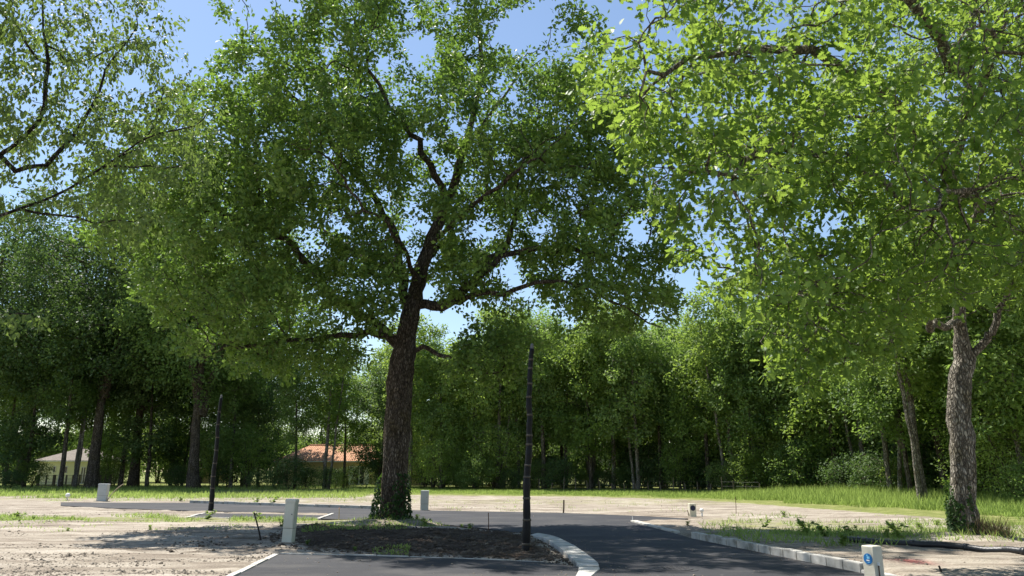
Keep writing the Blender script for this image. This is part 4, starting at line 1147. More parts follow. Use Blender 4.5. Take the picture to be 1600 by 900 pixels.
# shrubs along the wood and under the trees
shr = [(-20, 76, 1, 1.3), (20, 74, 1, 1.2), (45, 79, 0, 1.1), (262, 84, 0, 1.0), (285, 80, 1, 1.2), (330, 80, 2, 1.1), (352, 78, 1, 1.1), (378, 74, 2, 1.25), (402, 73, 1, 1.2), (428, 72, 1, 1.15),
       (455, 73, 1, 1.25), (480, 74, 1, 1.1), (508, 72, 1, 1.0), (520, 75, 0, 1.0), (536, 76, 1, .9), (588, 76, 1, 1.2), (605, 77, 0, 1.0), (150, 88, 1, 1.1), (172, 86, 0, 1.1), (655, 68, 2, 1.1), (690, 66, 2, 1.3), (715, 67, 0, 1.1), (745, 66, 0, 1.2), (775, 66, 2, 1.2),
       (800, 65, 1, 1.0), (842, 66, 0, 1.1), (880, 65, 1, 1.0), (910, 65, 0, .9), (945, 64, 1, 1.1), (985, 62, 0, 1.0), (1020, 61, 1, 1.0), (1060, 60, 2, .9), (1100, 58, 1, 1.0), (1135, 56, 0, 1.1),
       (1170, 54, 2, 1.0), (1200, 53, 2, 1.1), (1230, 52, 2, .9), (1265, 50, 0, 1.2), (1330, 46, 1, 1.0), (1372, 44, 1, 1.0), (1410, 42, 2, .8), (1470, 40, 1, .9), (1540, 36, 2, 1.0), (1575, 34, 2, 1.1), (1612, 32, 0, 1.2)]
cnt_ = {}
for i, (px, D, v, s) in enumerate(shr):
    lab = ('bushy mid green shrub', 'low dark green shrub', 'upright fresh green shrub')[v]
    if px < 640: where = 'by the houses'; gr = 'shrubs by the houses'
    elif px < 1000: where = 'in the middle wood'; gr = 'shrubs of the middle wood'
    else: where = 'behind the tall grass'; gr = 'shrubs behind the tall grass'
    cnt_[(v, gr)] = cnt_.get((v, gr), 0) + 1
    plant('shrub', SHRUB[v], xat(px, D), D + rw.uniform(-1, 2.5), s * rw.uniform(.55, 1.15), rw.uniform(0, 6.28), words_[cnt_[(v, gr)] - 1] + ' ' + lab + ' from the left ' + where, 'shrub', gr)
# deep undergrowth that closes the wood below the crowns
for k in range(56):
    px = 640 + 1100 * (k + rw.uniform(.1, .9)) / 56
    D = edge_D(px) + rw.choice((5, 10, 17, 28)) + rw.uniform(-1, 1)
    plant('undergrowth_shrub', SHRUB[rw.choice((1, 1, 0))], xat(px, D), D, rw.uniform(1.2, 2.0), rw.uniform(0, 6.28), 'shrub deep inside the shaded wood', 'shrub', 'shrubs deep in the wood')
for k in range(34):
    px = 620 + 1120 * (k + rw.uniform(.1, .9)) / 34
    D = edge_D(px) + 30 + rw.uniform(-3, 4)
    plant('undergrowth_shrub', SHRUB[rw.choice((1, 0, 2))], xat(px, D), D, rw.uniform(2.2, 3.2), rw.uniform(0, 6.28), 'shrub deep inside the shaded wood', 'shrub', 'shrubs deep in the wood')
for k in range(34):
    px = -120 + 800 * (k + rw.uniform(.1, .9)) / 34
    D = rw.choice((112, 122, 132)) + rw.uniform(-2, 2)
    plant('garden_shrub', SHRUB[rw.choice((2, 0))], xat(px, D), D, rw.uniform(1.7, 2.8), rw.uniform(0, 6.28), 'garden shrub far behind the houses', 'shrub', 'shrubs behind the houses')

# ------------------------------------------------------------------ houses
def house(name, label, px0, px1, D, depth, eave, ridge, wall, roof, items, hip=2.5):
    x0, x1 = xat(px0, D), xat(px1, D)
    root = empty(name, ((x0 + x1) / 2, D, 0), label, 'house')
    V, F = prism([(x0, D), (x1, D), (x1, D + depth), (x0, D + depth)], -0.2, eave)
    part('wall', V, F, wall, root)
    o = 0.5; t = 0.14
    a, b, c, d = (x0 - o, D - o), (x1 + o, D - o), (x1 + o, D + depth + o), (x0 - o, D + depth + o)
    ym = D + depth / 2
    V = [(*a, eave), (*b, eave), (*c, eave), (*d, eave), (*a, eave + t), (*b, eave + t), (*c, eave + t), (*d, eave + t), (x0 + hip, ym, ridge), (x1 - hip, ym, ridge)]
    F = [(0, 3, 2, 1), (0, 1, 5, 4), (1, 2, 6, 5), (2, 3, 7, 6), (3, 0, 4, 7), (4, 5, 9, 8), (5, 6, 9), (6, 7, 8, 9), (7, 4, 8)]
    rf = part('roof', V, F, roof, root)
    V, F = tube([(x0 + hip, ym, ridge + .02), (x1 - hip, ym, ridge + .02)], [.12, .12], 8)
    part('ridge_tile', V, F, roof, rf)
    V, F = rbox((x0 + x1) / 2, D - o - .06, eave - .02, eave + .1, x1 - x0 + 2 * o, .12)
    part('gutter', V, F, M['white'], rf)
    for kind, pa, pb, z0, z1 in items:
        xa, xb = xat(pa, D), xat(pb, D)
        f = .06
        fr = merge([rbox((xa + xb) / 2, D - .03, z1 - f, z1, xb - xa, .06, 0, .005), rbox((xa + xb) / 2, D - .03, z0, z0 + f, xb - xa, .06, 0, .005),
                    rbox(xa + f / 2, D - .03, z0 + f, z1 - f, f, .06, 0, .005), rbox(xb - f / 2, D - .03, z0 + f, z1 - f, f, .06, 0, .005)])
        if kind == 'shutter':
            V, F = rbox((xa + xb) / 2, D - .04, z0, z1, xb - xa, .05, 0, .01); part('shutter', V, F, M['white'], root); continue
        w = part('door' if kind == 'door' else 'window', *fr, M['white'], root)
        n = 2 if kind == 'door' else 1
        for k in range(n):
            q0, q1 = xa + f + (xb - xa - 2 * f) * k / n, xa + f + (xb - xa - 2 * f) * (k + 1) / n
            g = .05 if n == 2 else 0
            V, F = rbox((q0 + q1) / 2, D - .012, z0 + f, z1 - f, q1 - q0 - 2 * g, .02, 0, .003)
            part('pane', V, F, M['glass_dark'], w)
        if n == 2:
            V, F = rbox((xa + xb) / 2, D - .03, z0 + f, z1 - f, .1, .055, 0, .005); part('mullion', V, F, M['white'], w)
    return root
house('house', 'low cream house with orange tiled roof and white french door behind the trees', 434, 650, 93, 9, 2.75, 4.9, M['wall_cream'], M['roof_orange'],
      [('door', 553, 570, 0.1, 2.25), ('shutter', 545, 552, 0.1, 2.25), ('shutter', 571, 577, 0.1, 2.25), ('window', 470, 484, 1.0, 2.1), ('window', 610, 622, 1.0, 2.1)])
house('house', 'pale yellow house with grey-brown roof behind the slatted garden fence', 58, 140, 100, 9, 2.9, 4.7, M['wall_yellow'], M['roof_brown'],
      [('window', 82, 86.5, 1.5, 2.3), ('window', 99, 105, 1.4, 2.3), ('door', 126, 134, 0.1, 2.2)])
house('house', 'small brown-roofed house half hidden by bushes left of the thin wrapped pole', 262, 330, 112, 8, 2.1, 3.6, M['wall_cream'], M['roof_brown'], [('window', 290, 297, 1.0, 1.9)])

# garden fence in front of the yellow house
fr = empty('garden_fence', (xat(120, 86), 86, 0), 'low wooden post fence with wire and plinth in front of the pale yellow house', 'fence')
for px in (61, 73.5, 86, 95, 105, 115, 125, 141, 158, 166, 173):
    V, F = rbox(xat(px, 86), 86 + random.uniform(-.05, .05), -.1, 1.28 + random.uniform(-.06, .06), .13 if px not in (61, 86, 173) else .3, .12)
    part('post', V, F, M['fence_wood'], fr)
for z in (0.45, 0.8, 1.2):
    V, F = tube([(xat(60, 86), 85.9, z), (xat(174, 86), 85.9, z)], [.018, .018], 5); part('rail_wire', V, F, M['wire'], fr)
V, F = rbox(xat(117, 86), 86.1, -.1, .18, xat(174, 86) - xat(60, 86), .12); part('plinth', V, F, M['sand_clod'], fr)
V, F = rbox(xat(96, 84), 84, -.1, 1.25, .45, .3, .1); o = part('meter_box', V, F, M['white']); prop(o, 'white meter box in front of the slatted garden fence', 'box')

# wire fence along the wood
wf = empty('wire_fence', (xat(1080, 57), 57, 0), 'old wire fence on thin wooden posts along the shaded wood edge', 'fence')
fp = []
for px in list(range(842, 1185, 19)):
    D = edge_D(px) - 2.6; x = xat(px, D); hh = random.uniform(.7, 1.25)
    V, F = tube([(x, D, -.1), (x + random.uniform(-.10, .10), D, hh)], [.045, .035], 7); part('post', V, F, M['fence_wood'], wf); fp.append((x, D))
for z in (.3, .6, .9):
    V, F = tube([(x, D - .05, z + random.uniform(-.02, .02)) for x, D in fp], [.004] * len(fp), 4); part('wire', V, F, M['wire'], wf)

# ------------------------------------------------------------------ wrapped lamp posts
def gz_at(x, y): return float(height(np.array([[x, y]]))[0])
def wrapped_pole(label, b, t, r0, r1, bands, cap):
    base = G(*b); top = at(*t, base[1] + .05); base[2] = gz_at(*base[:2]) - .05
    root = empty('lamp_post', base, label, 'lamp post', 'wrapped lamp posts')
    n = 90; q = np.linspace(0, 1, n)
    P = base + (top - base) * q[:, None]
    P[:, 0] += 0.012 * np.sin(q * 14) + .012 * vnoise(q * 20, q * 0 + 3)
    rr = r0 + (r1 - r0) * q
    bs = np.array(bands)
    dmin = np.abs(q[:, None] - bs[None]).min(1)
    rr = rr * (1 + .20 * np.clip(dmin / .05, 0, 1) * (0.6 + .4 * vnoise(q * 30, q * 0))) * (1 + .03 * vnoise(q * 70, q * 0 + 9))
    V, F = tube(P, rr, 16, True, .10, 5); part('plastic_wrap', V, F, M['black_wrap'], root, smooth=True)
    for k in bs:
        c = base + (top - base) * k; i = int(k * (n - 1)); c = P[i]
        dz = np.array([0, 0, .022])
        rb = rr[i] * 1.10
        V, F = tube([c - dz, c - dz * .3, c + dz * .4, c + dz], [rb * .96, rb, rb, rb * .95], 16, True, .06, int(k * 50)); part('tape_band', V, F, M['tape'], root, smooth=True)
    V, F = tube([P[-1], P[-1] + np.array([.004, 0, cap * .7]), P[-1] + np.array([.004, 0, cap])], [r1 * .8, r1 * .75, r1 * .3], 12); part('pole_tip', V, F, M['metal'], root)
    return root
wrapped_pole('lamp post wrapped in black plastic with tan tape bands, on the island by the road', (821, 863), (830, 545), .085, .048,
             (.05, .16, .265, .37, .42, .52, .57, .665, .76, .83, .9, .955), .12)
wrapped_pole('thin lamp post wrapped in black plastic beside the far side parking bay', (329, 798), (345, 622), .10, .058, (.1, .22, .32, .43, .55, .66, .77, .88), .15)

# ------------------------------------------------------------------ utility cabinets and marker posts
def cabinet(label, px, py, w, d, h, rot, mat, lean=0.0, group='utility cabinets by the roads'):
    c = G(px, py); c[2] = gz_at(*c[:2])
    root = empty('utility_cabinet', c, label, 'cabinet', group)
    root.rotation_euler = (0, lean, rot)
    def P(name, V, F, m, par=root): return link(name, build_mesh(name, V, F, m), par)
    V, F = rbox(0, 0, -.25, h * .34, w * .98, d * .98, 0, .01); P('base', V, F, mat)
    V, F = rbox(0, 0, h * .34 + .008, h * .93, w, d, 0, .008); P('body', V, F, mat)
    V, F = rbox(0, 0, h * .338, h * .35, w * .94, d * .94, 0, .0); P('joint', V, F, M['seam'])
    V, F = rbox(0, 0, h * .93, h, w * 1.05, d * 1.06, 0, .02); P('cap', V, F, mat)
    dr = P('door', *rbox(0, -d / 2 - .004, h * .38, h * .90, w * .86, .012, 0, .003), mat)
    V, F = tube([(w * .30, -d / 2 - .008, h * .66), (w * .30, -d / 2 - .024, h * .66)], [.014, .012], 10); P('lock', V, F, M['metal'], dr)
    V, F = rbox(0, 0, -.2, .035, w * 1.5, d * 1.4, .1, .01); P('footing', V, F, M['sand_clod'])
    return root
cabinet('tall narrow beige cabinet at the corner of the near parking bay', 450, 849, .235, .21, .98, -.12, M['plastic'], .035)
cabinet('wide grey-beige cabinet beside the bent stick at the far left roadside', 159, 784, .50, .28, .95, .05, M['plastic_grey'], .02)
cabinet('small pale cabinet across the road right of the big oak trunk', 663, 797, .33, .25, .85, 0, M['plastic_grey'], .01)

def marker(label, px, py, w, d, h, rot, sticker, extra):
    c = G(px, py); c[2] = gz_at(*c[:2])
    root = empty('marker_post', c, label, 'post', 'cream water marker posts')
    root.rotation_euler.z = rot
    def P(name, V, F, m, par=root): return link(name, build_mesh(name, V, F, m), par)
    V, F = rbox(0, 0, -.2, h, w, d, 0, .012); P('body', V, F, M['cream'])
    zc = h * .66; rr = w * .40
    a = np.linspace(0, 2 * math.pi, 24, endpoint=False)
    y = -d / 2 - .004
    disc = lambda r, yy: (np.concatenate([[(r * math.cos(t), -d / 2 - .001, zc + r * math.sin(t)) for t in a], [(r * math.cos(t), yy, zc + r * math.sin(t)) for t in a]]),
                          [tuple(range(24, 48))] + [(i, (i + 1) % 24, 24 + (i + 1) % 24, 24 + i) for i in range(24)])
    st = P('sticker', *disc(rr, y), sticker)
    if extra:
        for (cx_, cz, ww, hh, m) in ((.01, .018, .05, .035, 'cyan'), (-.01, .05, .02, .02, 'cyan'), (.0, -.022, .055, .018, 'white'), (.01, -.048, .035, .010, 'cyan')):
            V, F = rbox(cx_, y - .001, zc + cz - hh / 2, zc + cz + hh / 2, ww, .003, 0, .001); P('print', V, F, M[m], st)
        V, F = tube([(-w / 2 - .005, -.03, h * .66), (-w / 2 - .03, -.03, h * .66), (-w / 2 - .045, -.03, h * .66)], [.016, .022, .012], 10); P('cap_nut', V, F, M['pink'])
        V, F = tube([(w / 2 + .012, -.02, .02), (w / 2 + .012, -.02, h * .52)], [.008, .008], 8); P('side_pipe', V, F, M['rust'])
        V, F = tube([(w / 2 + .012, -.02, h * .50), (w / 2 + .012, -.02, h * .58)], [.02, .02], 10); P('pipe_cap', V, F, M['white'])
    return root
marker('cream square marker post with blue round sticker at the end of the raised kerb', 1367, 905, .20, .20, .56, -1.12, M['blue'], True)
marker('small cream marker post with dark round sticker at the end of the road spur', 1082, 808, .24, .2, .45, 0.1, M['navy'], False)

# white round-headed markers
def cap_marker(label, px, py, h, r):
    c = G(px, py); c[2] = gz_at(*c[:2])
    root = empty('cap_marker', c, label, 'marker', 'white round-headed markers')
    V, F = tube([(0, 0, -.1), (0, 0, h - r)], [.03, .028], 10); link('stem', build_mesh('stem', V, F, M['white'], smooth=True), root)
    q = np.linspace(0, math.pi, 9)
    V, F = tube([(0, 0, h - r - r * math.cos(t)) for t in q], [max(.005, r * math.sin(t)) for t in q], 16); link('head', build_mesh('head', V, F, M['white'], smooth=True), root)
cap_marker('white round-headed marker at the far left roadside', 105, 781, .40, .13)
cap_marker('white round-headed marker beside the small cream post', 1097, 807, .30, .075)

# stakes, rods and sticks
def stake(label, b, t, r0, r1, mat, name='stake', dD=0.0, sides=7, cap=None, bend=None):
    base = G(*b); base[2] = gz_at(*base[:2]) - .06; top = at(*t, base[1] + dD)
    pts = [base, base * .5 + top * .5 + (np.array(bend) if bend is not None else np.array([.01, 0, 0])), top]
    if bend is not None:
        q = np.linspace(0, 1, 9)[:, None]; p = pts
        pts = list((1 - q) ** 2 * p[0] + 2 * q * (1 - q) * p[1] + q * q * p[2])
    root = empty(name, base, label, 'stick' if name == 'bent_stick' else 'stake')
    V, F = tube(pts, np.linspace(r0, r1, len(pts)), sides, True); part('shaft', V, F, mat, root)
    if cap:
        V, F = tube([top, top + np.array([0, 0, .04])], [r1 * 1.5, r1 * 1.3], 8); part('cap', V, F, cap, root)
    return root
stake('dark leaning charred stake in the sand left of the narrow beige cabinet', (409, 844), (397, 801), .022, .016, M['dark_stake'])
stake('dark wooden stake across the road in the sandy strip', (880, 801), (881, 781), .035, .03, M['stake'])
stake('thin rusty iron rod at the back edge of the planting island', (763, 829), (763, 801), .013, .012, M['rust'])
stake('thin pink-capped survey stake behind the grass left of the big oak', (529, 812), (530, 795), .018, .016, M['pale_stick'], cap=M['pink'])
stake('thin steel rod in the sand before the tall grass', (1150, 803), (1149, 776), .012, .012, M['rust'], name='thin_rod')
stake('short thin white rod at the tip of the white flush kerb', (988, 815), (988, 807), .012, .012, M['white'], name='thin_rod')
stake('short black leaning stick in the sand right of the cream marker post', (1472, 903), (1467, 884), .018, .014, M['dark_stake'])
stake('short dark stick beside the small cream marker post', (1077, 808), (1074, 797), .016, .014, M['stake'])
stake('pale bent stick leaning beside the far left cabinet', (166, 784), (193, 756), .03, .018, M['pale_stick'], name='bent_stick', bend=(-.18, 0, .12))

# the black pipe lying in the grass on the right
pp = [(1318, 854), (1360, 858), (1430, 862), (1500, 866), (1570, 872), (1640, 880), (1720, 890)]
PP = np.array([G(*p) for p in pp]); q = np.linspace(0, len(PP) - 1, 120)
PP = np.stack([np.interp(q, np.arange(len(PP)), PP[:, k]) for k in range(3)], 1)
PP[:, 2] = height(PP[:, :2]) * .5 + .095 + .012 * np.sin(q * 3.1)
rr = .068 * (1 + .035 * np.sign(np.sin(np.arange(120) * math.pi / 1.0 + .5)))
proot = empty('drain_pipe', (*PP[60][:2], 0), 'long black drain pipe lying on the ground past the ivy-footed trunk', 'pipe')
V, F = tube(PP, rr, 14); part('pipe_wall', V, F, M['pipe'], proot, smooth=True)
for k in (38, 62, 88):
    V, F = tube(PP[k:k + 3], [.078] * 3, 14); part('coupling', V, F, M['pipe'], proot, smooth=True)

# manhole cover in the road
mc = G(1052, 889)
mroot = empty('manhole_cover', (mc[0], mc[1], 0), 'round cast iron manhole cover in the shaded road', 'manhole cover')
a = np.linspace(0, 2 * math.pi, 40, endpoint=False)
def disc(r, z0, z1): return prism([(mc[0] + r * math.cos(t), mc[1] + r * math.sin(t)) for t in a], z0, z1, .004)
part('frame', *disc(.42, -.05, .006), M['iron'], mroot); part('lid', *disc(.33, -.05, .016), M['iron'], mroot)
for i in range(-3, 4):
    for j in range(-3, 4):
        if i * i + j * j < 10:
            V, F = rbox(mc[0] + i * .08, mc[1] + j * .08, .014, .022, .04, .04, .785, .003); part('stud', V, F, M['iron'], mroot)

# ------------------------------------------------------------------ ivy on the two trunks, dry brush
def ivy(name, label, cx, cy, z0, z1, rfun, n, size, seed, side=None):
    r = np.random.default_rng(seed)
    an = r.uniform(0, 2 * math.pi, n); z = z0 + (z1 - z0) * r.random(n) ** 1.25
    lim = 0.55 + 0.45 * vnoise(np.cos(an) * 2, np.sin(an) * 2, z * 0 + 1, seed=seed)
    keep = z < z0 + (z1 - z0) * np.clip(lim + .25, .2, 1)
    an, z = an[keep], z[keep]
    R = np.array([rfun(q) for q in z]) + r.uniform(-.01, .035, len(z))
    out = np.stack([np.cos(an), np.sin(an), np.zeros(len(an))], 1)
    P = np.stack([cx(z) + R * out[:, 0], cy + R * out[:, 1], z], 1)
    ax = np.stack([r.normal(0, .6, len(z)), r.normal(0, .6, len(z)), -np.ones(len(z)) * .7], 1)
    aa, nn, bb = leaf_frames(ax, out + np.array([0, 0, .5]) + r.normal(0, .35, out.shape))
    shape = (np.array([(0, 0, 0), (.42, .15, .03), (.30, .5, .05), (0, 1, -.04), (-.30, .5, .05), (-.42, .15, .03)]), np.array([(0, 1, 2), (0, 2, 3), (0, 3, 4), (0, 4, 5)]))
    root = empty(name, (float(cx(np.array([0.0]))[0]), cy, 0), label, 'plant')
    v, f, t = leaf_mesh(P, aa, nn, bb, size * r.uniform(.6, 1.25, len(z)), shape, np.clip(r.normal(.5, .28, len(z)), 0, 1))
    o = part('leaves', v, f, M['ivy_leaf'], root, t); o['kind'] = 'stuff'
    st = []
    for k in range(7):
        a0 = r.uniform(0, 6.28); q = np.linspace(z0, z0 + (z1 - z0) * r.uniform(.5, 1), 10)
        a_ = a0 + np.cumsum(r.normal(0, .12, 10))
        V, F = tube(np.stack([cx(q) + np.array([rfun(w) for w in q]) * np.cos(a_), cy + np.array([rfun(w) for w in q]) * np.sin(a_), q], 1), np.linspace(.014, .005, 10), 5)
        part('stem', V, F, M['wood_bark'], root)
oxt = lambda z: OAK[0] + (np.asarray(z) * .028)
ivy('ivy_plant', 'dark ivy climbing the foot of the big oak trunk', oxt, OAK[1], 0.1, 1.55, lambda z: .50 * (1 + .45 * math.exp(-z / .45)) + .02, 1500, .10, 5)
rxt = lambda z: ROAK[0] - np.asarray(z) * .0
ivy('ivy_plant', 'dense dark ivy wrapping the lower trunk of the pale oak on the right', rxt, ROAK[1], 0.05, 1.42, lambda z: .265 * (1 + .25 * math.exp(-z / .45)) - .01, 1900, .085, 6)

def tuft(name, label, cat, c, n, rad, h0, h1, mat, width, seed, lean=.5, kind=None, group=None):
    r = np.random.default_rng(seed)
    P = np.stack([c[0] + r.normal(0, rad, n), c[1] + r.normal(0, rad, n), np.zeros(n)], 1); P[:, 2] = height(P[:, :2]) - .01
    dirs = np.stack([r.normal(0, lean, n), r.normal(0, lean, n), np.ones(n)], 1)
    L_ = r.uniform(h0, h1, n)
    a_, n_, b_ = leaf_frames(dirs, r.normal(0, 1, (n, 3)))
    shape = (np.array([(width, 0, 0), (-width, 0, 0), (width * .8, .55, .04), (-width * .8, .55, .04), (0, 1, .16)]), [np.array([(0, 1, 3, 2)]), np.array([(2, 3, 4)])])
    T = shape[0]
    V = P[:, None] + L_[:, None, None] * (T[None, :, 1:2] * a_[:, None] + T[None, :, 2:3] * n_[:, None]) + (T[None, :, 0:1]) * b_[:, None]
    i = np.arange(n)[:, None] * 5
    F = [i + np.array([0, 1, 3, 2]), i + np.array([2, 3, 4])]
    o = part(name, V.reshape(-1, 3), F, mat, None, np.repeat(np.clip(r.normal(.5, .25, n), 0, 1), 5))
    return prop(o, label, cat, group, kind)
tuft('dry_brush', 'brown dry brush at the foot of the pale oak on the right', 'plant', ROAK + np.array([.45, -.1, 0]), 520, .26, .15, .55, M['dry_grass'], .006, 3, .45)

# ------------------------------------------------------------------ grass, weeds, clods
def blades(name, label, P, h, mat, width, seed, lean=.35):
    r = np.random.default_rng(seed); n = len(P)
    Z = height(P) - .01
    B = np.c_[P, Z]
    dirs = np.stack([r.normal(0, lean, n), r.normal(0, lean, n), np.ones(n)], 1)
    a_, n_, b_ = leaf_frames(dirs, r.normal(0, 1, (n, 3)))
    T = np.array([(1, 0, 0), (-1, 0, 0), (.75, .55, .05), (-.75, .55, .05), (0, 1, .2)])
    V = B[:, None] + h[:, None, None] * (T[None, :, 1:2] * a_[:, None] + T[None, :, 2:3] * n_[:, None]) + (width * r.uniform(.7, 1.3, n))[:, None, None] * T[None, :, 0:1] * b_[:, None]
    i = np.arange(n)[:, None] * 5
    tint = np.clip(.5 + .35 * vnoise(P[:, 0] * .5, P[:, 1] * .5, seed=31) + r.normal(0, .2, n), 0, 1)
    o = part(name, V.reshape(-1, 3), [i + np.array([0, 1, 3, 2]), i + np.array([2, 3, 4])], mat, None, np.repeat(tint, 5))
    return prop(o, label, 'grass', kind='stuff')

def scatter_px(n, x0, x1, y0, y1, r):     # uniform over the ground seen in a photo window
    pts = []
    X = r.uniform(x0, x1, n); Y = r.uniform(y0, y1, n)
    u, v = (X - CX) / FPX, (CY - Y) / FPX
    t = -CAMH / (SP + v * CP)
    return np.stack([u * t, (CP - v * SP) * t], 1)
r_ = np.random.default_rng(77)
# tall meadow strip in front of the wood
n = 90000
PX = r_.uniform(560, 1760, n)
eD = np.interp(PX, [560, 660, 900, 1100, 1250, 1400, 1500, 1620, 1800], [76, 70, 64, 58, 51, 44, 39, 34, 28])
nD = np.interp(PX, [560, 640, 900, 1100, 1200, 1300, 1450, 1600, 1800], [54, 56, 52, 46, 39, 35, 30.0, 26, 20])
Dd = nD + (eD + 2 - nD) * r_.random(n) ** 0.8
P = np.stack([(PX - CX) / FPX * Dd * 1.02, Dd], 1)
tall = np.interp(PX, [560, 900, 1100, 1200, 1300, 1450, 1600, 1800], [.24, .26, .36, .75, .90, .80, .62, .5]) * (0.35 + .65 * sstep(0, .55, (Dd - nD) / (eD - nD)))
k = (paved(P) > .4) & (vnoise(P[:, 0] * .35, P[:, 1] * .35, seed=9) + (Dd - nD) / (eD - nD) * 2.2 > -0.05)
P, tall = P[k], tall[k]
blades('meadow_grass', 'bright green meadow grass in front of the wood', P, tall * r_.uniform(.55, 1.2, len(P)), M['grass'], .013, 1)
# shaded grass on the left under the trees
P = scatter_px(26000, -60, 640, 756, 779, r_)
k = (paved(P) > .6) & (vnoise(P[:, 0] * .25, P[:, 1] * .12, seed=12) > -.25)
P = P[k]; P = P[(P[:, 1] < 92)]
blades('shaded_grass', 'patchy green grass below the trees on the left', P, r_.uniform(.12, .38, len(P)), M['grass'], .018, 2)
# weedy green strips on the building plots
def strip(n, x0, x1, y0, y1, thr, seed, lo, hi, w=.008, sc=.8):
    P = scatter_px(n, x0, x1, y0, y1, r_)
    k = (paved(P) > .1) & (vnoise(P[:, 0] * sc, P[:, 1] * sc, seed=seed) > thr)
    P = P[k]
    return P, r_.uniform(lo, hi, len(P))
Ps, Hs = [], []
for a_ in ((9000, -20, 600, 805, 815, -.15, 41, .05, .20), (1500, 0, 400, 812, 835, .45, 42, .04, .12), (4500, 440, 760, 812, 832, .05, 43, .05, .16), (9000, 1090, 1620, 806, 850, .12, 44, .06, .24),
           (3000, 1150, 1640, 835, 862, -.1, 45, .06, .28), (2500, 20, 600, 776, 784, .1, 46, .08, .2, .02), (3000, 640, 1080, 776, 800, .42, 47, .06, .16, .014), (1500, 470, 640, 855, 868, .35, 48, .03, .10), (900, 1280, 1640, 862, 900, .5, 49, .04, .10)):
    p, h = strip(*a_); Ps.append(p); Hs.append(h)
blades('weed_grass', 'thin patchy weeds and grass on the sandy ground', np.concatenate(Ps), np.concatenate(Hs), M['grass'], .009, 3, .6)

# single leafy weeds
def weed_variant(seed, h, n, leaf):
    r = np.random.default_rng(seed)
    st, P = [], []
    for k in range(5):
        an = r.uniform(0, 6.28); q = r.uniform(.15, .6) * h
        pts = np.array([(0, 0, -.03), (q * .4 * math.cos(an), q * .4 * math.sin(an), h * .5), (q * math.cos(an), q * math.sin(an), h * r.uniform(.75, 1))])
        st.append(tube(pts, [.006, .005, .003], 4, False))
        t = r.random(n) ** 1.2; P.append(np.stack([np.interp(t, [0, .5, 1], pts[:, j]) for j in range(3)], 1))
    P = np.concatenate(P); m = len(P)
    ax = unit(r.normal(0, 1, (m, 3)) * np.array([1, 1, .35]) + np.array([0, 0, .15]))
    a_, n_, b_ = leaf_frames(ax, np.array([0, 0, 1.0]) + r.normal(0, .35, (m, 3)))
    v, f, t = leaf_mesh(P, a_, n_, b_, leaf * r.uniform(.6, 1.2, m), OVAL, np.clip(r.normal(.5, .25, m), 0, 1))
    V, F = merge([(q[0], q[1]) for q in st])
    return build_mesh('stem', V, F, M['fresh_leaf'], np.full(len(V), .4)), build_mesh('leaves', v, f, M['fresh_leaf'], t)
WEED = [weed_variant(1, .55, 22, .13), weed_variant(2, .35, 20, .10), weed_variant(3, .45, 26, .09)]
weeds = [(664, 822, 0, 1.0, 'tall leafy weed just right of the big oak trunk'), (652, 818, 1, .9, 'small leafy weed between the oak trunk and the taller weed'), (735, 824, 1, 1.0, 'low weed at the back edge of the island left of the iron rod'),
         (722, 823, 2, .6, 'tiny weed left of the low weed by the iron rod'), (28, 813, 0, 1.1, 'leafy weed in the grass strip near the left edge'), (51, 812, 1, 1.0, 'low weed right of the leafy weed near the left edge'),
         (112, 812, 1, .9, 'low weed in the grass strip below the white round-headed marker'), (324, 812, 0, 1.15, 'bushy weed at the foot of the thin wrapped post'), (405, 812, 0, 1.0, 'bushy weed behind the charred leaning stake'),
         (440, 822, 2, 1.2, 'dark weed just left of the narrow beige cabinet'), (235, 826, 2, .7, 'small weed alone on the open sand'), (105, 830, 1, .7, 'small weed alone on the sand at the left'), (480, 850, 1, .6, 'tiny weed right of the narrow beige cabinet'),
         (555, 862, 2, .5, 'tiny weed at the edge of the near parking bay'), (1195, 824, 0, 1.0, 'pale weed in the verge behind the middle of the raised kerb'), (1262, 842, 0, 1.5, 'tall dark weed in the shade behind the raised kerb'),
         (1290, 846, 2, 1.3, 'bushy weed in the shade left of the black pipe end'), (1330, 845, 0, 1.0, 'weed in the verge above the black pipe end'), (1405, 850, 0, 1.4, 'tall weed behind the cream marker post'), (1385, 848, 2, 1.0, 'small weed directly above the cream marker post'),
         (1318, 860, 2, 1.3, 'leafy weed covering the left end of the black pipe'), (1440, 834, 1, 1.0, 'low weed on the sand left of the ivy-footed trunk'), (1465, 822, 1, 1.0, 'low weed in front of the leaning twin trunks'), (283, 784, 1, 1.6, 'grassy weed behind the cross road kerb, left one'),
         (400, 787, 0, 1.3, 'weed clump behind the cross road kerb, second from left'), (425, 787, 0, 1.6, 'weed clump behind the cross road kerb above the narrow cabinet'), (1225, 808, 1, 1.2, 'low weed on the sand before the tall grass'), (1075, 822, 1, .8, 'tiny weed near the start of the raised kerb')]
for px, py, v, s, lab in weeds:
    c = G(px, py); z = gz_at(c[0], c[1])
    root = empty('weed', (c[0], c[1], z), lab, 'weed', 'single weeds')
    s *= .8; root.scale = (s, s, s * .62); root.rotation_euler.z = rw.uniform(0, 6)
    link('stem', WEED[v][0], root); link('leaves', WEED[v][1], root)

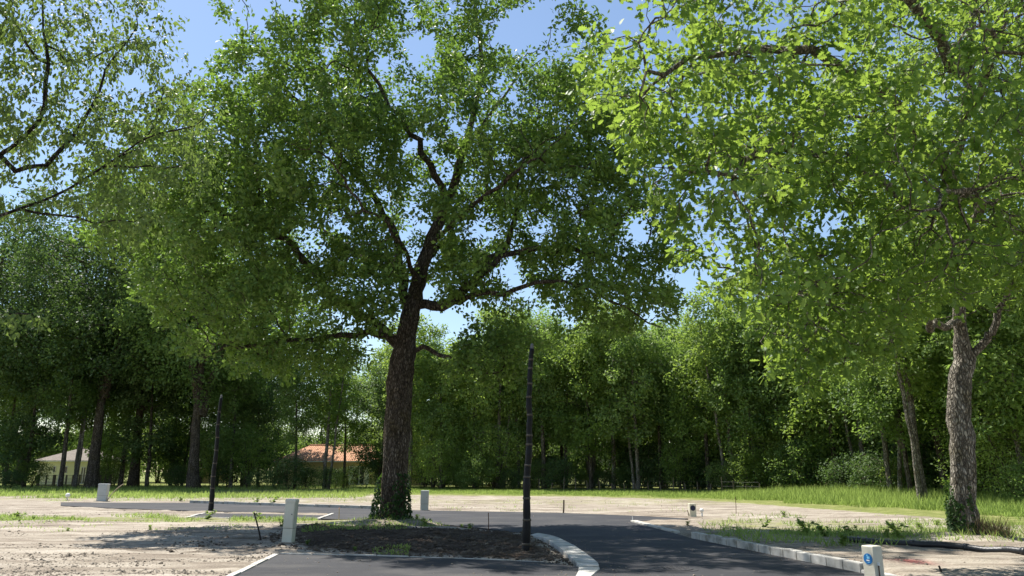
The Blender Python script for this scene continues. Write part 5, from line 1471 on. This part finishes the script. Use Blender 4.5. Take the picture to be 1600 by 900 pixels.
# clods, stones, chips
def clods(name, label, P, S, mat, seed, z=None):
    r = np.random.default_rng(seed); n = len(P)
    T = np.array([(1, 0, 0), (0, 1, 0), (-1, 0, 0), (0, -1, 0), (.3, .2, .8), (-.5, .3, .65), (0, 0, -.6)])
    Fc = np.array([(0, 1, 4), (1, 5, 4), (1, 2, 5), (2, 3, 5), (3, 4, 5), (3, 0, 4), (1, 0, 6), (2, 1, 6), (3, 2, 6), (0, 3, 6)])
    V = T[None] * r.uniform(.6, 1.35, (n, 7, 3))
    an = r.uniform(0, 6.28, n); c, s = np.cos(an), np.sin(an)
    V = np.stack([V[..., 0] * c[:, None] - V[..., 1] * s[:, None], V[..., 0] * s[:, None] + V[..., 1] * c[:, None], V[..., 2] * .75], -1) * S[:, None, None]
    V += np.c_[P, (height(P) if z is None else z) + S * .15][:, None]
    F = (np.arange(n)[:, None, None] * 7 + Fc[None]).reshape(-1, 3)
    return prop(part(name, V.reshape(-1, 3), F, mat), label, 'soil', kind='stuff')
P = scatter_px(15000, -40, 480, 812, 905, r_); P = np.concatenate([P, scatter_px(6000, 1090, 1680, 808, 905, r_), scatter_px(5000, 640, 1100, 780, 805, r_), scatter_px(3000, -40, 520, 790, 806, r_)])
k = (paved(P) > .15) & (vnoise(P[:, 0] * .6, P[:, 1] * 1.5, seed=61) + r_.normal(0, .35, len(P)) > .38); P = P[k]
clods('sand_clods', 'crumbled sand clods on the bare plots', P, np.clip(r_.lognormal(math.log(.012), .55, len(P)), .005, .05), M['sand_clod'], 1)
P = scatter_px(9000, 420, 900, 824, 884, r_); k = (paved(P) > .08) & (sdist(P, SOIL) < .25); P = P[k]
clods('soil_clods', 'dark crumbled topsoil on the planting island', P, np.clip(r_.lognormal(math.log(.018), .6, len(P)), .006, .08), M['soil_clod'], 2)
P = scatter_px(700, 250, 440, 838, 866, r_); k = (vnoise(P[:, 0] * 1.2, P[:, 1] * 2.2, seed=62) > .25) & (paved(P) > .2); P = P[k]
clods('dark_clods', 'dark soil clods in the sand left of the cabinet', P, np.clip(r_.lognormal(math.log(.014), .6, len(P)), .006, .06), M['soil_clod'], 3)

P = np.concatenate([scatter_px(2600, 440, 1330, 797, 905, r_)])
dr = paved(P); k = (dr < -.02) & (sdist(P, KERB_BAND) > .02) & ((r_.random(len(P)) < .14) | (dr > -.35)); P = P[k]
clods('road_grit', 'pale sand grains and grit scattered on the asphalt', P, np.clip(r_.lognormal(math.log(.010), .45, len(P)), .005, .03), M['sand_clod'], 4, 0.005)
